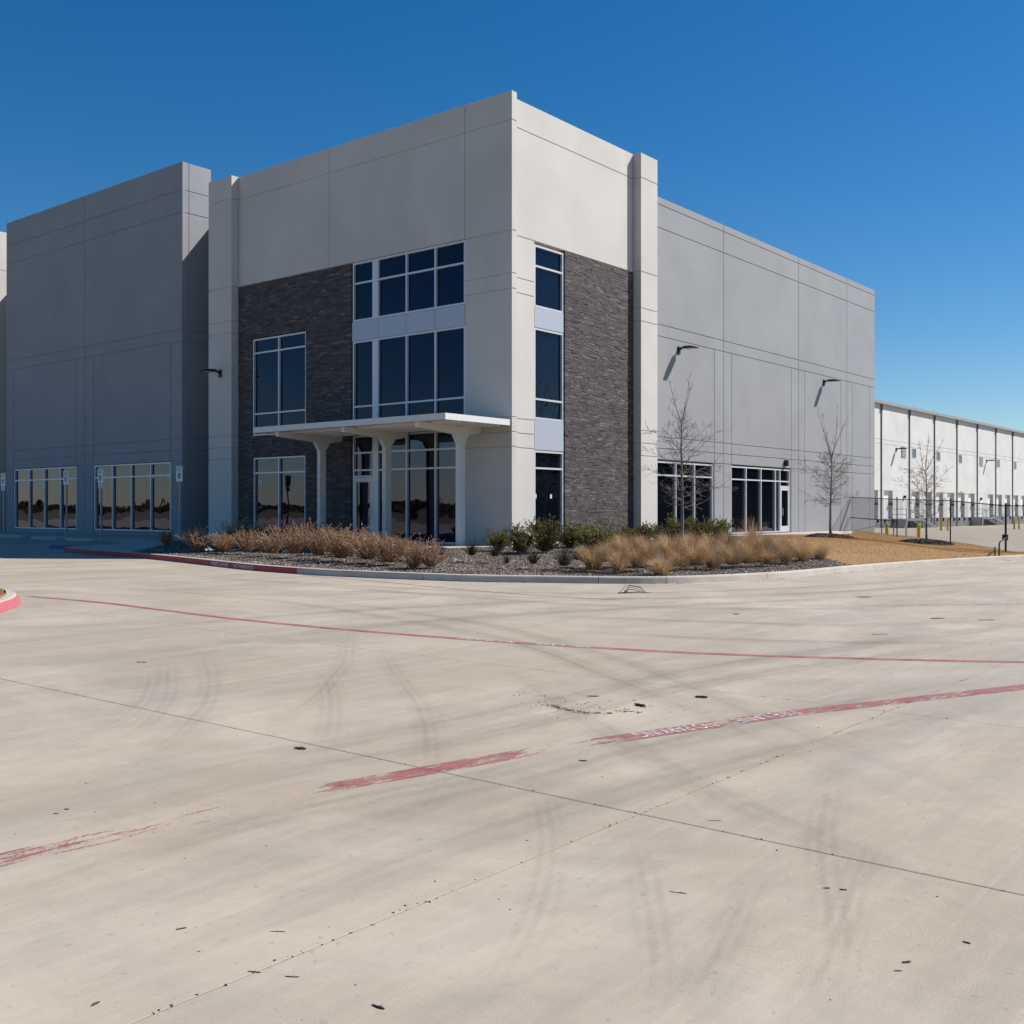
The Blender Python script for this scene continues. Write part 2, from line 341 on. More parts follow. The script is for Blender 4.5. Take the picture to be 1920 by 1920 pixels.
M = dict(
    beige=m_wall('beige_painted_concrete', (0.565, 0.54, 0.50)),
    grey=m_wall('grey_painted_concrete', (0.276, 0.286, 0.302)),
    white=m_wall('white_painted_concrete', (0.60, 0.59, 0.565), 0.01),
    dock_grey=m_wall('dock_grey_concrete', (0.22, 0.225, 0.235)),
    lot=m_concrete(), walk=m_walk(), glass=m_glass(), dim_reflect_glass=m_glass('dimmed_reflection_glass', 1.42, (0.45, 0.62, 1.0)),  # upper panes: same glass, polarised navy reflection put into tint and lower IOR
    alu=m_simple('clear_aluminium', (0.62, 0.63, 0.65), 0.42, 0.25, 0.04),
    spandrel=m_simple('spandrel_metal', (0.44, 0.47, 0.53), 0.40, 0.15, 0.03, 0.8),
    canopy=m_simple('canopy_paint', (0.70, 0.69, 0.66), 0.5, 0.0, 0.04),
    black=m_simple('black_metal', (0.014, 0.014, 0.015), 0.45, 0.2, 0.2),
    gutter=m_simple('dark_grey_metal', (0.15, 0.15, 0.15), 0.5, 0.3, 0.1),
    coping=m_simple('coping_metal', (0.33, 0.33, 0.32), 0.5, 0.3, 0.08),
    steel=m_simple('galvanised_steel', (0.30, 0.31, 0.32), 0.5, 0.5, 0.12),
    yellow=m_simple('bollard_yellow', (0.66, 0.47, 0.045), 0.55, 0.0, 0.12),
    rubber=m_simple('black_rubber', (0.012, 0.012, 0.012), 0.8, 0.0, 0.2),
    door_white=m_simple('dock_door_white', (0.78, 0.77, 0.74), 0.6, 0.0, 0.04),
    paper=m_simple('paper', (0.55, 0.55, 0.52), 0.9, 0.0, 0.05),
    sign_white=m_simple('sign_white', (0.72, 0.73, 0.73), 0.5, 0.0, 0.03),
    sign_blue=m_simple('sign_blue', (0.02, 0.06, 0.30), 0.5, 0.0, 0.05),
    sign_green=m_simple('sign_green', (0.03, 0.16, 0.10), 0.5, 0.0, 0.05),
    red_kerb=m_simple('red_kerb_paint', (0.42, 0.030, 0.034), 0.6, 0.0, 0.25, 2.0),
    pink_kerb=m_simple('faded_red_kerb_paint', (0.40, 0.10, 0.115), 0.7, 0.0, 0.25, 5.0),
    red_line=m_paint('red_lane_paint', (0.29, 0.080, 0.078), faded=(0.38, 0.155, 0.145)),
    white_line=m_paint('white_lane_paint', (0.62, 0.60, 0.60), faded=(0.55, 0.50, 0.52)),
    white_solid=m_simple('white_paint', (0.66, 0.62, 0.63), 0.7, 0.0, 0.2, 14),
    blue_line=m_simple('blue_lane_paint', (0.03, 0.11, 0.27), 0.7, 0.0, 0.2),
    dim_glass=m_simple('dim_window_glass', (0.045, 0.06, 0.08), 0.12, 0.0, 0.15),
    tyre=m_tyre(), scuff=m_tyre('rolled_in_grime', 0.23, 19.0, 0.62),
    stone=m_tone('ledgestone', [(0.0, (0.055, 0.045, 0.045)), (0.45, (0.094, 0.080, 0.079)), (0.8, (0.135, 0.118, 0.114)), (1.0, (0.20, 0.18, 0.172))], 0.88, 9, 0.35),
    gravel=m_tone('gravel_chips', [(0.0, (0.07, 0.054, 0.042)), (0.5, (0.20, 0.155, 0.118)), (0.8, (0.36, 0.295, 0.235)), (1.0, (0.66, 0.60, 0.53))], 0.9, 30, 0.3),
    bed=m_ground('bed_soil', (0.095, 0.072, 0.055), (0.16, 0.125, 0.098), (0.05, 0.04, 0.033)),
    lawn=m_ground('dormant_turf', (0.31, 0.175, 0.060), (0.36, 0.21, 0.078), (0.22, 0.125, 0.05), 0.35),
    turf=m_leaf('dormant_blades', [(0, (0.25, 0.135, 0.045)), (0.5, (0.36, 0.205, 0.072)), (1, (0.44, 0.27, 0.11))], tl=0.2),
    field=m_ground('dry_field', (0.16, 0.115, 0.06), (0.22, 0.165, 0.09), (0.10, 0.075, 0.04), 0.05),
    soil=m_ground('joint_soil', (0.05, 0.043, 0.036), (0.07, 0.06, 0.05), (0.03, 0.026, 0.022)),
    bark=m_simple('young_bark', (0.19, 0.165, 0.145), 0.9, 0.0, 0.3, 9),
    deadwood=m_simple('dead_wood', (0.085, 0.066, 0.050), 0.95, 0.0, 0.4, 40),
    twig=m_simple('russet_twigs', (0.33, 0.19, 0.12), 0.9, 0.0, 0.2, 6),
    russet=m_leaf('russet_leaves', [(0, (0.22, 0.125, 0.070)), (0.5, (0.38, 0.235, 0.135)), (1, (0.58, 0.42, 0.28))], tl=0.25),
    straw=m_leaf('straw_blades', [(0, (0.22, 0.125, 0.058)), (0.5, (0.44, 0.285, 0.15)), (1, (0.74, 0.57, 0.37))], tl=0.3),
    green=m_leaf('evergreen_leaves', [(0, (0.050, 0.056, 0.020)), (0.5, (0.135, 0.140, 0.046)), (1, (0.29, 0.26, 0.11))], tl=0.22),
    tuft=m_leaf('dark_tuft', [(0, (0.03, 0.026, 0.022)), (0.5, (0.07, 0.06, 0.045)), (1, (0.16, 0.13, 0.09))], tl=0.1),
    mulch=m_tone('dark_mulch', [(0.0, (0.03, 0.021, 0.016)), (0.6, (0.075, 0.052, 0.040)), (1.0, (0.16, 0.12, 0.10))], 0.95, 30, 0.2),
    scrub=m_leaf('distant_scrub', [(0, (0.030, 0.022, 0.012)), (0.5, (0.07, 0.05, 0.028)), (1, (0.13, 0.095, 0.055))], tl=0.1),
    cedar=m_leaf('distant_evergreen', [(0, (0.010, 0.014, 0.008)), (0.5, (0.024, 0.032, 0.016)), (1, (0.05, 0.058, 0.03))], tl=0.1),
)

# ---------------------------------------------------------------- site lines
def resample(pts, step):
    pts = [np.array(p, float) for p in pts]
    # Catmull-Rom then even spacing
    out = []
    for i in range(len(pts) - 1):
        p0 = pts[max(i - 1, 0)]; p1 = pts[i]; p2 = pts[i + 1]; p3 = pts[min(i + 2, len(pts) - 1)]
        for t in np.linspace(0, 1, 24, endpoint=False):
            out.append(0.5 * ((2 * p1) + (-p0 + p2) * t + (2 * p0 - 5 * p1 + 4 * p2 - p3) * t * t + (-p0 + 3 * p1 - 3 * p2 + p3) * t ** 3))
    out.append(pts[-1]); out = np.array(out)
    d = np.concatenate([[0], np.cumsum(np.hypot(*np.diff(out, axis=0).T))]); n = max(2, int(round(d[-1] / step)) + 1)
    u = np.linspace(0, d[-1], n)
    return np.column_stack([np.interp(u, d, out[:, 0]), np.interp(u, d, out[:, 1])])
def normals2(P):
    t = np.gradient(P, axis=0); t /= np.hypot(t[:, 0], t[:, 1])[:, None]
    return t, np.column_stack([-t[:, 1], t[:, 0]])
KPX = [(120, 1035), (175, 1041), (275, 1047.5), (400, 1061.5), (475, 1070), (568, 1077), (626, 1081), (793, 1087.5), (855, 1090.5), (1040, 1093),
       (1150, 1094.8), (1250, 1094.5), (1351, 1091), (1495, 1082.5), (1560, 1075.5), (1654, 1067), (1747, 1060), (1841, 1054), (1916, 1049.5), (2010, 1043.5), (2150, 1036)]
KP = resample([gpx(*p) for p in KPX], 0.25)
for _ in range(12): KP[1:-1] = 0.25 * KP[:-2] + 0.5 * KP[1:-1] + 0.25 * KP[2:]
KT, KN = normals2(KP)
if (KN[0] @ (np.array([0., 5.]) - KP[0])) < 0: KN = -KN
KIN = KP + KN * 0.17
KD = np.concatenate([[0], np.cumsum(np.hypot(*np.diff(KP, axis=0).T))])
def kerb_s_at_px(px):
    v = KP - np.array(CAM); f = v @ np.array(FWD); s = v @ np.array(SIDE)
    return float(np.interp(px, CX + F * s / f, KD))
def near_kerb(x, y):
    x = np.atleast_1d(np.asarray(x, float)); y = np.atleast_1d(np.asarray(y, float))
    d = np.full(x.shape, 1e9); z = np.zeros(x.shape)
    for i in range(0, len(KP), 2):
        dd = np.hypot(x - KP[i, 0], y - KP[i, 1]); w = dd < d; d[w] = dd[w]; z[w] = float(G(*KP[i]))
    return d, z
FL5 = np.array(FP4) + _fd * 9.0
def fence_z(t):
    return np.interp(t, [0, 0.38, 0.72, 1.0, 1.5], [0.40, 0.27, 0.12, -0.12, -0.2])
def B(x, y):
    x = np.atleast_1d(np.asarray(x, float)); y = np.atleast_1d(np.asarray(y, float))
    d, zk = near_kerb(x, y); zk = zk + 0.135
    z = zk + (0.44 - zk) * sstep(0, 7, d) + (0.05 + 0.12 * (1 - sstep(2, 8, x))) * sstep(0.2, 2.2, d) * (1 - sstep(3.2, 6.0, d))
    df, t = seg_dist(x, y, FP1[0], FP1[1], FL5[0], FL5[1]); t = t * (1 + 9.0 / _fl)
    db = (x - FP1[0]) * _fn[0] + (y - FP1[1]) * _fn[1]
    w = (1 - sstep(0, 6.5, df)) * sstep(0.3, 3.5, d)
    z = z * (1 - w) + fence_z(t) * w
    z = np.where(db < 0.6, np.maximum(z, G(x, y) + 0.05), z)
    return z - 0.7 * sstep(0.6, 3.0, db)
def inside(P, poly):
    P = np.asarray(P); x, y = P[:, 0], P[:, 1]; r = np.zeros(len(P), bool); n = len(poly)
    for i in range(n):
        x0, y0 = poly[i]; x1, y1 = poly[(i + 1) % n]
        c = (y0 > y) != (y1 > y)
        with np.errstate(all='ignore'): r ^= c & (x < (x1 - x0) * (y - y0) / (y1 - y0 + 1e-12) + x0)
    return r
SITE = [tuple(p) for p in KIN[::2]] + [(60, 1.2), (0, 1.2), (0, 15), (-4.3, 13.2)]
def bpx(px, py):
    r = ray(px, py); k = np.arange(12, 75, 0.03); x = CAM[0] + r[0] * k; y = CAM[1] + r[1] * k; z = EYE + r[2] * k
    h = np.nonzero((z < B(x, y)) & inside(np.column_stack([x, y]), SITE))[0]; i = h[0] if len(h) else len(k) - 1
    return float(x[i]), float(y[i])
def fill(name, poly, step, zf, mat, skirt=0.12, **kw):
    poly = [tuple(map(float, p)) for p in poly]; A = np.array(poly)
    gx, gy = np.meshgrid(np.arange(A[:, 0].min(), A[:, 0].max(), step), np.arange(A[:, 1].min(), A[:, 1].max(), step))
    Q = np.column_stack([gx.ravel(), gy.ravel()]) + 0.013; Q = Q[inside(Q, poly)]
    md = np.full(len(Q), 1e9)
    for i in range(len(poly)):
        d, _ = seg_dist(Q[:, 0], Q[:, 1], *poly[i], *poly[(i + 1) % len(poly)]); md = np.minimum(md, d)
    Q = Q[md > step * 0.35]
    V = [Vector(p) for p in poly] + [Vector(q) for q in Q]; n = len(poly)
    v, e, f, *_ = delaunay_2d_cdt(V, [], [list(range(n))], 1, 1e-6)
    v = np.array([tuple(p) for p in v]); z = zf(v[:, 0], v[:, 1])
    vs = [(a, b, c) for (a, b), c in zip(v, z)]
    fs = [tuple(q) for q in f]
    if skirt:
        zb = zf(A[:, 0], A[:, 1]); o = len(vs)
        vs += [(a, b, c) for (a, b), c in zip(A, zb)] + [(a, b, c - skirt) for (a, b), c in zip(A, zb)]
        fs += [(o + i, o + (i + 1) % n, o + n + (i + 1) % n, o + n + i) for i in range(n)]
    me = bpy.data.meshes.new(name); me.from_pydata(vs, [], fs); bm = bmesh.new(); bm.from_mesh(me)
    bmesh.ops.recalc_face_normals(bm, faces=bm.faces)
    up = sum(1 if p.normal.z > 0 else -1 for p in bm.faces if abs(p.normal.z) > 0.3)
    if up < 0: bmesh.ops.reverse_faces(bm, faces=bm.faces)
    bm.to_mesh(me); bm.free()
    me.polygons.foreach_set('use_smooth', [True] * len(me.polygons))
    return link(name, me, mat)
def sheet(name, xs, ys, zf, mat):
    X, Y = np.meshgrid(xs, ys); Z = zf(X.ravel(), Y.ravel()); V = np.column_stack([X.ravel(), Y.ravel(), Z]); n = len(xs)
    i = np.arange(len(ys) - 1)[:, None] * n + np.arange(n - 1)[None, :]; i = i.ravel()
    return link(name, np_mesh(name, V, np.column_stack([i, i + 1, i + n + 1, i + n]), smooth=True), mat)

# ---------------------------------------------------------------- ground, paving, kerbs
xs = np.concatenate([[-2500, -1200, -600, -300, -150, -100, -70], np.arange(-50, 61, 2.0), np.arange(65, 200, 10), [260, 400, 800, 1600, 2600]])
ys = np.concatenate([[-2500, -1200, -600, -300, -150, -100, -70], np.arange(-50, 61, 2.0), [70, 90, 120, 200, 400, 900, 2500]])
tag(sheet('ground', xs, ys, lambda x, y: G(x, y) - 0.16, M['field']), kind='structure')

JX = [-20.84 + 3.64 * k for k in range(-3, 11)]            # sawn joints, seen in the photograph
JY = [-17.8 + 7.3 * k for k in range(-2, 8)]
WALK_X = -4.35
pave = empty('paving'); tag(pave, kind='structure')
GAPX = {0: 0.0055, 1: 0.004}
site_poly = [tuple(p) for p in KIN] + [(34, 1.2), (0, 0.3), (0, 15), (WALK_X, 13.2)]
def slab(x0, x1, y0, y1):
    nx, ny = 4, 8; xs = np.linspace(x0, x1, nx + 1); ys = np.linspace(y0, y1, ny + 1); c = 0.006
    xs2 = np.concatenate([[x0], [x0 + c], xs[1:-1], [x1 - c], [x1]]); ys2 = np.concatenate([[y0], [y0 + c], ys[1:-1], [y1 - c], [y1]])
    X, Y = np.meshgrid(xs2, ys2); Z = G(X.ravel(), Y.ravel()).reshape(X.shape)
    Z[0, :] -= 0.0012; Z[-1, :] -= 0.0012; Z[1:-1, 0] -= 0.002; Z[1:-1, -1] -= 0.002
    n = len(xs2); m = len(ys2); V = np.column_stack([X.ravel(), Y.ravel(), Z.ravel()])
    i = (np.arange(m - 1)[:, None] * n + np.arange(n - 1)[None, :]).ravel()
    Fq = np.column_stack([i, i + 1, i + n + 1, i + n])
    ring = list(range(n)) + [k * n + n - 1 for k in range(1, m)] + [m * n - 1 - k for k in range(1, n)] + [k * n for k in range(m - 2, 0, -1)]
    low = V[ring].copy(); low[:, 2] -= 0.11; o = len(V); r = len(ring)
    sk = np.array([[ring[(k + 1) % r], ring[k], o + k, o + (k + 1) % r] for k in range(r)])
    return np_mesh('slab', np.vstack([V, low]), np.vstack([Fq, sk]))
for i in range(len(JX) - 1):
    for j in range(len(JY) - 1):
        x0, x1, y0, y1 = JX[i], JX[i + 1], JY[j], JY[j + 1]
        gx, gy = np.meshgrid(np.linspace(x0, x1, 5), np.linspace(y0, y1, 7)); Q = np.column_stack([gx.ravel(), gy.ravel()])
        ins = inside(Q, site_poly) | ((Q[:, 0] > WALK_X + 0.3) & (Q[:, 1] > 12)) | ((Q[:, 0] > 0) & (Q[:, 1] > 0))
        if ins.all(): continue
        g0 = 0.0035 if i == 3 else 0.0022; g1 = 0.0035 if i + 1 == 3 else 0.0022
        link('slab', slab(x0 + g0, x1 - g1, y0 + 0.0024, y1 - 0.0024), M['lot'], pave)
# joint floor right under the slabs so the grooves read dark, and paving past the slabs
o = sheet('joint_bed', np.linspace(JX[0], JX[-1], 30), np.linspace(JY[0], JY[-1], 40), lambda x, y: G(x, y) - 0.06, M['soil']); o.parent = pave
o = sheet('outer_paving', np.linspace(-50, JX[0] - 0.01, 8), np.linspace(-60, 90, 50), lambda x, y: G(x, y) - 0.004, M['lot']); tag(o, kind='structure')
o = sheet('outer_paving', np.linspace(JX[0], -0.5, 12), np.linspace(JY[-1] + 0.01, 90, 12), lambda x, y: G(x, y) - 0.004, M['lot']); tag(o, kind='structure')
o = sheet('outer_paving', np.linspace(JX[0], 60, 20), np.linspace(-60, JY[0] - 0.01, 8), lambda x, y: G(x, y) - 0.004, M['lot']); tag(o, kind='structure')
o = sheet('truck_court', np.concatenate([np.arange(JX[-1] + 0.01, 60, 1.5), np.arange(60, 200, 8)]), np.concatenate([np.arange(JY[0], 0, 1.0), np.linspace(0, 21.28, 18)]), lambda x, y: G(x, y) - 0.003, M['lot']); tag(o, kind='structure')

# kerb round the planting bed, cast in lengths
PROF = [(0.0, -0.06), (0.0, 0.0), (0.022, 0.115), (0.035, 0.138), (0.06, 0.15), (0.165, 0.15), (0.17, 0.145), (0.17, -0.06)]
def kerb_mesh(P, N, z, prof=PROF):
    n = len(P); k = len(prof); V = []
    for i in range(n):
        for a, h in prof: V.append((P[i, 0] + N[i, 0] * a, P[i, 1] + N[i, 1] * a, z[i] + h))
    Fs = [(i * k + j, i * k + j + 1, (i + 1) * k + j + 1, (i + 1) * k + j) for i in range(n - 1) for j in range(k - 1)]
    Fs += [tuple(range(k))[::-1], tuple((n - 1) * k + j for j in range(k))]
    me = bpy.data.meshes.new('kerb'); me.from_pydata(V, [], Fs); bm = bmesh.new(); bm.from_mesh(me); bmesh.ops.recalc_face_normals(bm, faces=bm.faces); bm.to_mesh(me); bm.free(); return me
def kcut(s0, s1, step=0.25):
    u = np.linspace(s0, s1, max(2, int((s1 - s0) / step) + 1))
    P = np.column_stack([np.interp(u, KD, KP[:, 0]), np.interp(u, KD, KP[:, 1])]); N = np.column_stack([np.interp(u, KD, KN[:, 0]), np.interp(u, KD, KN[:, 1])])
    return P, N, G(P[:, 0], P[:, 1])
kerb = empty('kerb'); tag(kerb, kind='structure')
cuts = [0] + [kerb_s_at_px(p) for p in (345, 568, 793, 1122, 1251, 1440, 1640, 1790)] + [KD[-1]]
for a, b in zip(cuts[:-1], cuts[1:]):
    P, N, z = kcut(a + 0.006, b - 0.006); link('kerb_segment', kerb_mesh(P, N, z), M['walk'], kerb)
FACE = [(0.0, 0.004), (0.022, 0.115), (0.033, 0.136)]
P, N, z = kcut(0.01, kerb_s_at_px(556)); k = 3; V = []
for i in range(len(P)):
    for a, h in FACE: V.append((P[i, 0] + N[i, 0] * (a - 0.004), P[i, 1] + N[i, 1] * (a - 0.004), z[i] + h))
link('red_paint', np_mesh('red_paint', np.array(V), np.array([(i * k + j, (i + 1) * k + j, (i + 1) * k + j + 1, i * k + j + 1) for i in range(len(P) - 1) for j in range(2)])), M['red_kerb'], kerb)
def text_mesh(s, size=1.0, bold=0.0):
    cu = bpy.data.curves.new('lettering', 'FONT'); cu.body = s; cu.size = size; cu.offset = bold; cu.resolution_u = 3
    t = bpy.data.objects.new('lettering', cu); COL.objects.link(t); bpy.context.view_layer.update()
    me = bpy.data.meshes.new_from_object(t.evaluated_get(bpy.context.evaluated_depsgraph_get()))
    bpy.data.objects.remove(t); bpy.data.curves.remove(cu); me.materials.clear(); return me
def warp(me, fn):
    n = len(me.vertices); a = np.empty(n * 3, np.float32); me.vertices.foreach_get('co', a); a = a.reshape(-1, 3)
    a[:, 0] -= a[:, 0].min(); w = a[:, 0].max(); h = a[:, 1].max()
    b = np.array([fn(p[0] / w, p[1] / h) for p in a], np.float32); me.vertices.foreach_set('co', b.ravel()); me.update(); return me
for s, pa, pb in (('FIRE LANE', 396, 427), ('NO PARKING', 437, 474)):
    sa, sb = kerb_s_at_px(pa), kerb_s_at_px(pb)
    def fn(u, v, sa=sa, sb=sb):
        P, N, z = kcut(sa + (sb - sa) * u, sa + (sb - sa) * u + 0.01); h = 0.022 + 0.092 * v; a = h / 0.115 * 0.022 - 0.008
        return (P[0, 0] + N[0, 0] * a, P[0, 1] + N[0, 1] * a, z[0] + h)
    link('lettering', warp(text_mesh(s, 1, 0.012), fn), M['white_solid'], kerb)

# planting bed, walk, lawn
W1 = kerb_s_at_px(236); i1 = int(np.searchsorted(KD, W1))
ks = kerb_s_at_px(1618); i2 = int(np.searchsorted(KD, ks))
W2 = (-4.1, 11.6)
walk_poly = [tuple(p) for p in KIN[:i1 + 1:3]] + [W2, (-2.45, 8.6), (-2.45, 0.25), (-0.02, 0.25), (-0.02, 13.7), (-0.42, 13.72), (-0.42, 33), (WALK_X, 33), (WALK_X, 13.2)]
def walkz(x, y):
    d, zk = near_kerb(x, y); z = zk + 0.146 + (0.462 - zk - 0.146) * sstep(0, 4, d)
    return z
tag(fill('sidewalk', walk_poly, 0.6, walkz, M['walk']), kind='structure')
edge = [tuple(KIN[i2])] + [bpx(*p) for p in ((1590, 1059), (1560, 1050), (1530, 1040), (1495, 1029), (1455, 1018), (1420, 1012), (1395, 1007))]
STOOP = [(15.6, 0.0), (27.5, 0.0), (27.5, 1.22), (15.6, 1.22)]
bed_poly = [tuple(p) for p in KIN[i1:i2 + 1:2]] + edge + [(15.6, -0.02), (15.6, 1.22), (8.7, 1.22), (8.62, -0.04), (7.42, -0.04), (7.42, 0.28), (0.3, 0.28), (0.28, -0.06), (-0.02, -0.06), (-0.02, 0.23), (-2.47, 0.23), (-2.47, 8.6), (W2[0] - 0.02, W2[1])]
bed = fill('planting_bed', bed_poly, 0.33, B, M['bed']); tag(bed, kind='structure')
CR = np.array(FP1) + _fn * 2.6; CR2 = FL5 + _fn * 2.6
lawn_poly = [tuple(p) for p in KIN[i2::2]] + [tuple(FL5), tuple(CR2), tuple(CR), (33.9, 1.2), (27.52, 1.2), (27.52, -0.02)] + [(15.62, -0.02)] + edge[:0:-1]
lawn = fill('lawn', lawn_poly, 0.5, B, M['lawn'], skirt=0.3); tag(lawn, kind='structure')
tag(fill('door_stoop', STOOP, 1.0, lambda x, y: np.full(np.shape(x), 0.47), M['walk'], skirt=0.2), kind='structure')

# island kerb at the left edge (in camera-plane metres, right x forward)
def camxy(X, D): return (CAM[0] + SIDE[0] * X + FWD[0] * D, CAM[1] + SIDE[1] * X + FWD[1] * D)
ISL = resample([camxy(*p) for p in ((-6.9, 11.5), (-7.25, 14), (-7.68, 16), (-7.80, 16.7), (-8.02, 17.4), (-8.32, 18.0), (-8.9, 18.7), (-9.8, 19.2), (-11.2, 19.6), (-14, 19.8), (-19, 19.8))], 0.2)
it, inn = normals2(ISL)
if inn[10] @ (np.array(camxy(-12, 16)) - ISL[10]) < 0: inn = -inn
island = empty('island_kerb'); tag(island, kind='structure')
link('kerb_segment', kerb_mesh(ISL, inn, G(ISL[:, 0], ISL[:, 1]), [(0, -0.06), (0, 0), (0.05, 0.12), (0.07, 0.145), (0.10, 0.155), (0.215, 0.155), (0.22, 0.15), (0.22, -0.06)]), M['walk'], island)
V = []
for i in range(len(ISL)):
    for a, h in ((-0.004, 0.004), (0.046, 0.12), (0.062, 0.142)): V.append((ISL[i, 0] + inn[i, 0] * a, ISL[i, 1] + inn[i, 1] * a, float(G(*ISL[i])) + h))
link('faded_red_paint', np_mesh('faded_red_paint', np.array(V), np.array([(i * 3 + j, (i + 1) * 3 + j, (i + 1) * 3 + j + 1, i * 3 + j + 1) for i in range(len(ISL) - 1) for j in range(2)])), M['pink_kerb'], island)
isl_poly = [tuple(p) for p in (ISL + inn * 0.222)] + [camxy(-19, 11.5)]
tag(fill('island_turf', isl_poly, 0.5, lambda x, y: G(x, y) + 0.15 + 0.05 * (RNG.random(np.shape(x))), M['lawn']), kind='structure')

# ---------------------------------------------------------------- painted lanes, lettering, tyre marks
def ribbon(name, pts, width, mat, parent, wear=None, dz=0.003, step=0.2, uv=False, raw=False):
    P = np.array(pts) if raw else resample(pts, step); t, n = normals2(P); L = len(P)
    if np.isscalar(width): width = np.full(L, width)
    A = P + n * width[:, None] / 2; Bv = P - n * width[:, None] / 2
    V = np.empty((2 * L, 3)); V[0::2, :2] = A; V[1::2, :2] = Bv; V[:, 2] = G(V[:, 0], V[:, 1]) + dz
    i = np.arange(L - 1) * 2; Fq = np.column_stack([i, i + 1, i + 3, i + 2])
    me = np_mesh(name, V, Fq)
    if wear is not None:
        u = np.linspace(0, 1, L); w = np.interp(u, *zip(*wear)); at = me.attributes.new('wear', 'FLOAT', 'POINT'); at.data.foreach_set('value', np.repeat(w, 2).astype(np.float32))
    if uv:
        lay = me.uv_layers.new(name='UVMap'); vi = np.empty(len(me.loops), np.int32); me.loops.foreach_get('vertex_index', vi)
        U = np.column_stack([(vi // 2) / (L - 1), vi % 2]).astype(np.float32); lay.data.foreach_set('uv', U.ravel())
    return link(name, me, mat, parent), P, n
lane = empty('fire_lane_marking'); tag(lane, kind='structure')
def path_px(pp): return [gpx(*p) for p in pp]
L1 = path_px([(52, 1118), (190, 1130), (300, 1143.5), (440, 1160.5), (640, 1180), (860, 1197.5), (1010, 1208), (1100, 1213.5), (1250, 1222), (1400, 1228.5), (1650, 1236), (1920, 1241.5), (2200, 1243)])
L2 = path_px([(-150, 1652), (0, 1613), (150, 1580), (300, 1549), (450, 1515), (600, 1481), (800, 1445), (985, 1412), (1200, 1379), (1340, 1359), (1490, 1337), (1700, 1313), (1920, 1288), (2200, 1256)])
L3 = path_px([(568, 1079), (700, 1089.5), (870, 1106), (1000, 1116), (1150, 1124.5), (1300, 1131), (1450, 1134.5), (1600, 1136), (1750, 1134.5), (1920, 1132.5), (2100, 1128)])
_, P1_, _ = ribbon('red_stripe', L1, 0.14, M['red_line'], lane, [(0, .35), (.2, .2), (1, .25)])
def u_of_px(P, px):
    v = P - np.array(CAM); q = CX + F * (v @ np.array(SIDE)) / (v @ np.array(FWD)); return float(np.interp(px, q, np.linspace(0, 1, len(P))))
P2r = resample(L2, 0.05)
w2 = [(u_of_px(P2r, a), b) for a, b in ((-140, .55), (60, .6), (200, .78), (330, .83), (470, .95), (590, .95), (640, .5), (800, .4), (960, .52), (1020, .85), (1100, .88), (1130, .7), (1180, .35), (1330, .4), (1370, .85), (1400, .4), (1500, .4), (1700, .48), (1900, .45), (2150, .45))]
ribbon('red_stripe', L2, 0.19, M['red_line'], lane, w2, step=0.05)
ribbon('red_stripe', L3, 0.09, M['red_line'], lane, [(0, .35), (.45, .45), (.52, .8), (.6, .75), (1, .5)])
def lane_text(s, P, pa, pb, hgt, mat, off=0.0):
    ua, ub = u_of_px(P, pa), u_of_px(P, pb); n = len(P)
    t, nn = normals2(P)
    if nn[0] @ (np.array(CAM) - P[0]) < 0: nn = -nn
    def fn(u, v):
        q = (ub + (ua - ub) * u) * (n - 1); i = int(min(max(q, 0), n - 2)); f = q - i
        p = P[i] * (1 - f) + P[i + 1] * f + nn[i] * ((v - 0.5) * hgt + off)
        return (p[0], p[1], float(G(*p)) + 0.0048)
    me = warp(text_mesh(s, 1, 0.0), fn); at = me.attributes.new('wear', 'FLOAT', 'POINT'); at.data.foreach_set('value', np.full(len(me.vertices), 0.32, np.float32))
    link('lettering', me, mat, lane)
P1r = resample(L1, 0.05)
lane_text('NO PARKING', P1r, 858, 964, 0.125, M['white_line']); lane_text('FIRE LANE', P1r, 1004, 1106, 0.125, M['white_line'])
lane_text('NO PARKING', P2r, 1194, 1338, 0.15, M['white_line']); lane_text('FIRE LANE', P2r, 1380, 1494, 0.15, M['white_line'])

# parking bay by the left wing: stripes, hatching, blue box
bay = empty('parking_marking'); tag(bay, kind='structure')
for y in (15.0, 17.2, 19.9, 22.6, 25.3, 28.0):
    ribbon('white_stripe', [(-4.8, y), (-9.6, y)], 0.10, M['white_line'], bay, [(0, .2), (1, .3)])
for k in range(5):
    y = 20.1 + 0.5 * k; ribbon('white_stripe', [(-4.9 - 0.2 * k, y), (-6.6 - 0.2 * k, min(y + 1.7, 22.5))], 0.10, M['white_line'], bay, [(0, .2), (1, .3)])
me = np_mesh('blue_box', np.array([(*p, float(G(*p)) + 0.006) for p in (gpx(88, 1028), gpx(128, 1029.5), gpx(134, 1023), gpx(96, 1022))]), np.array([[0, 1, 2, 3]]))
link('blue_box', me, M['blue_line'], bay)

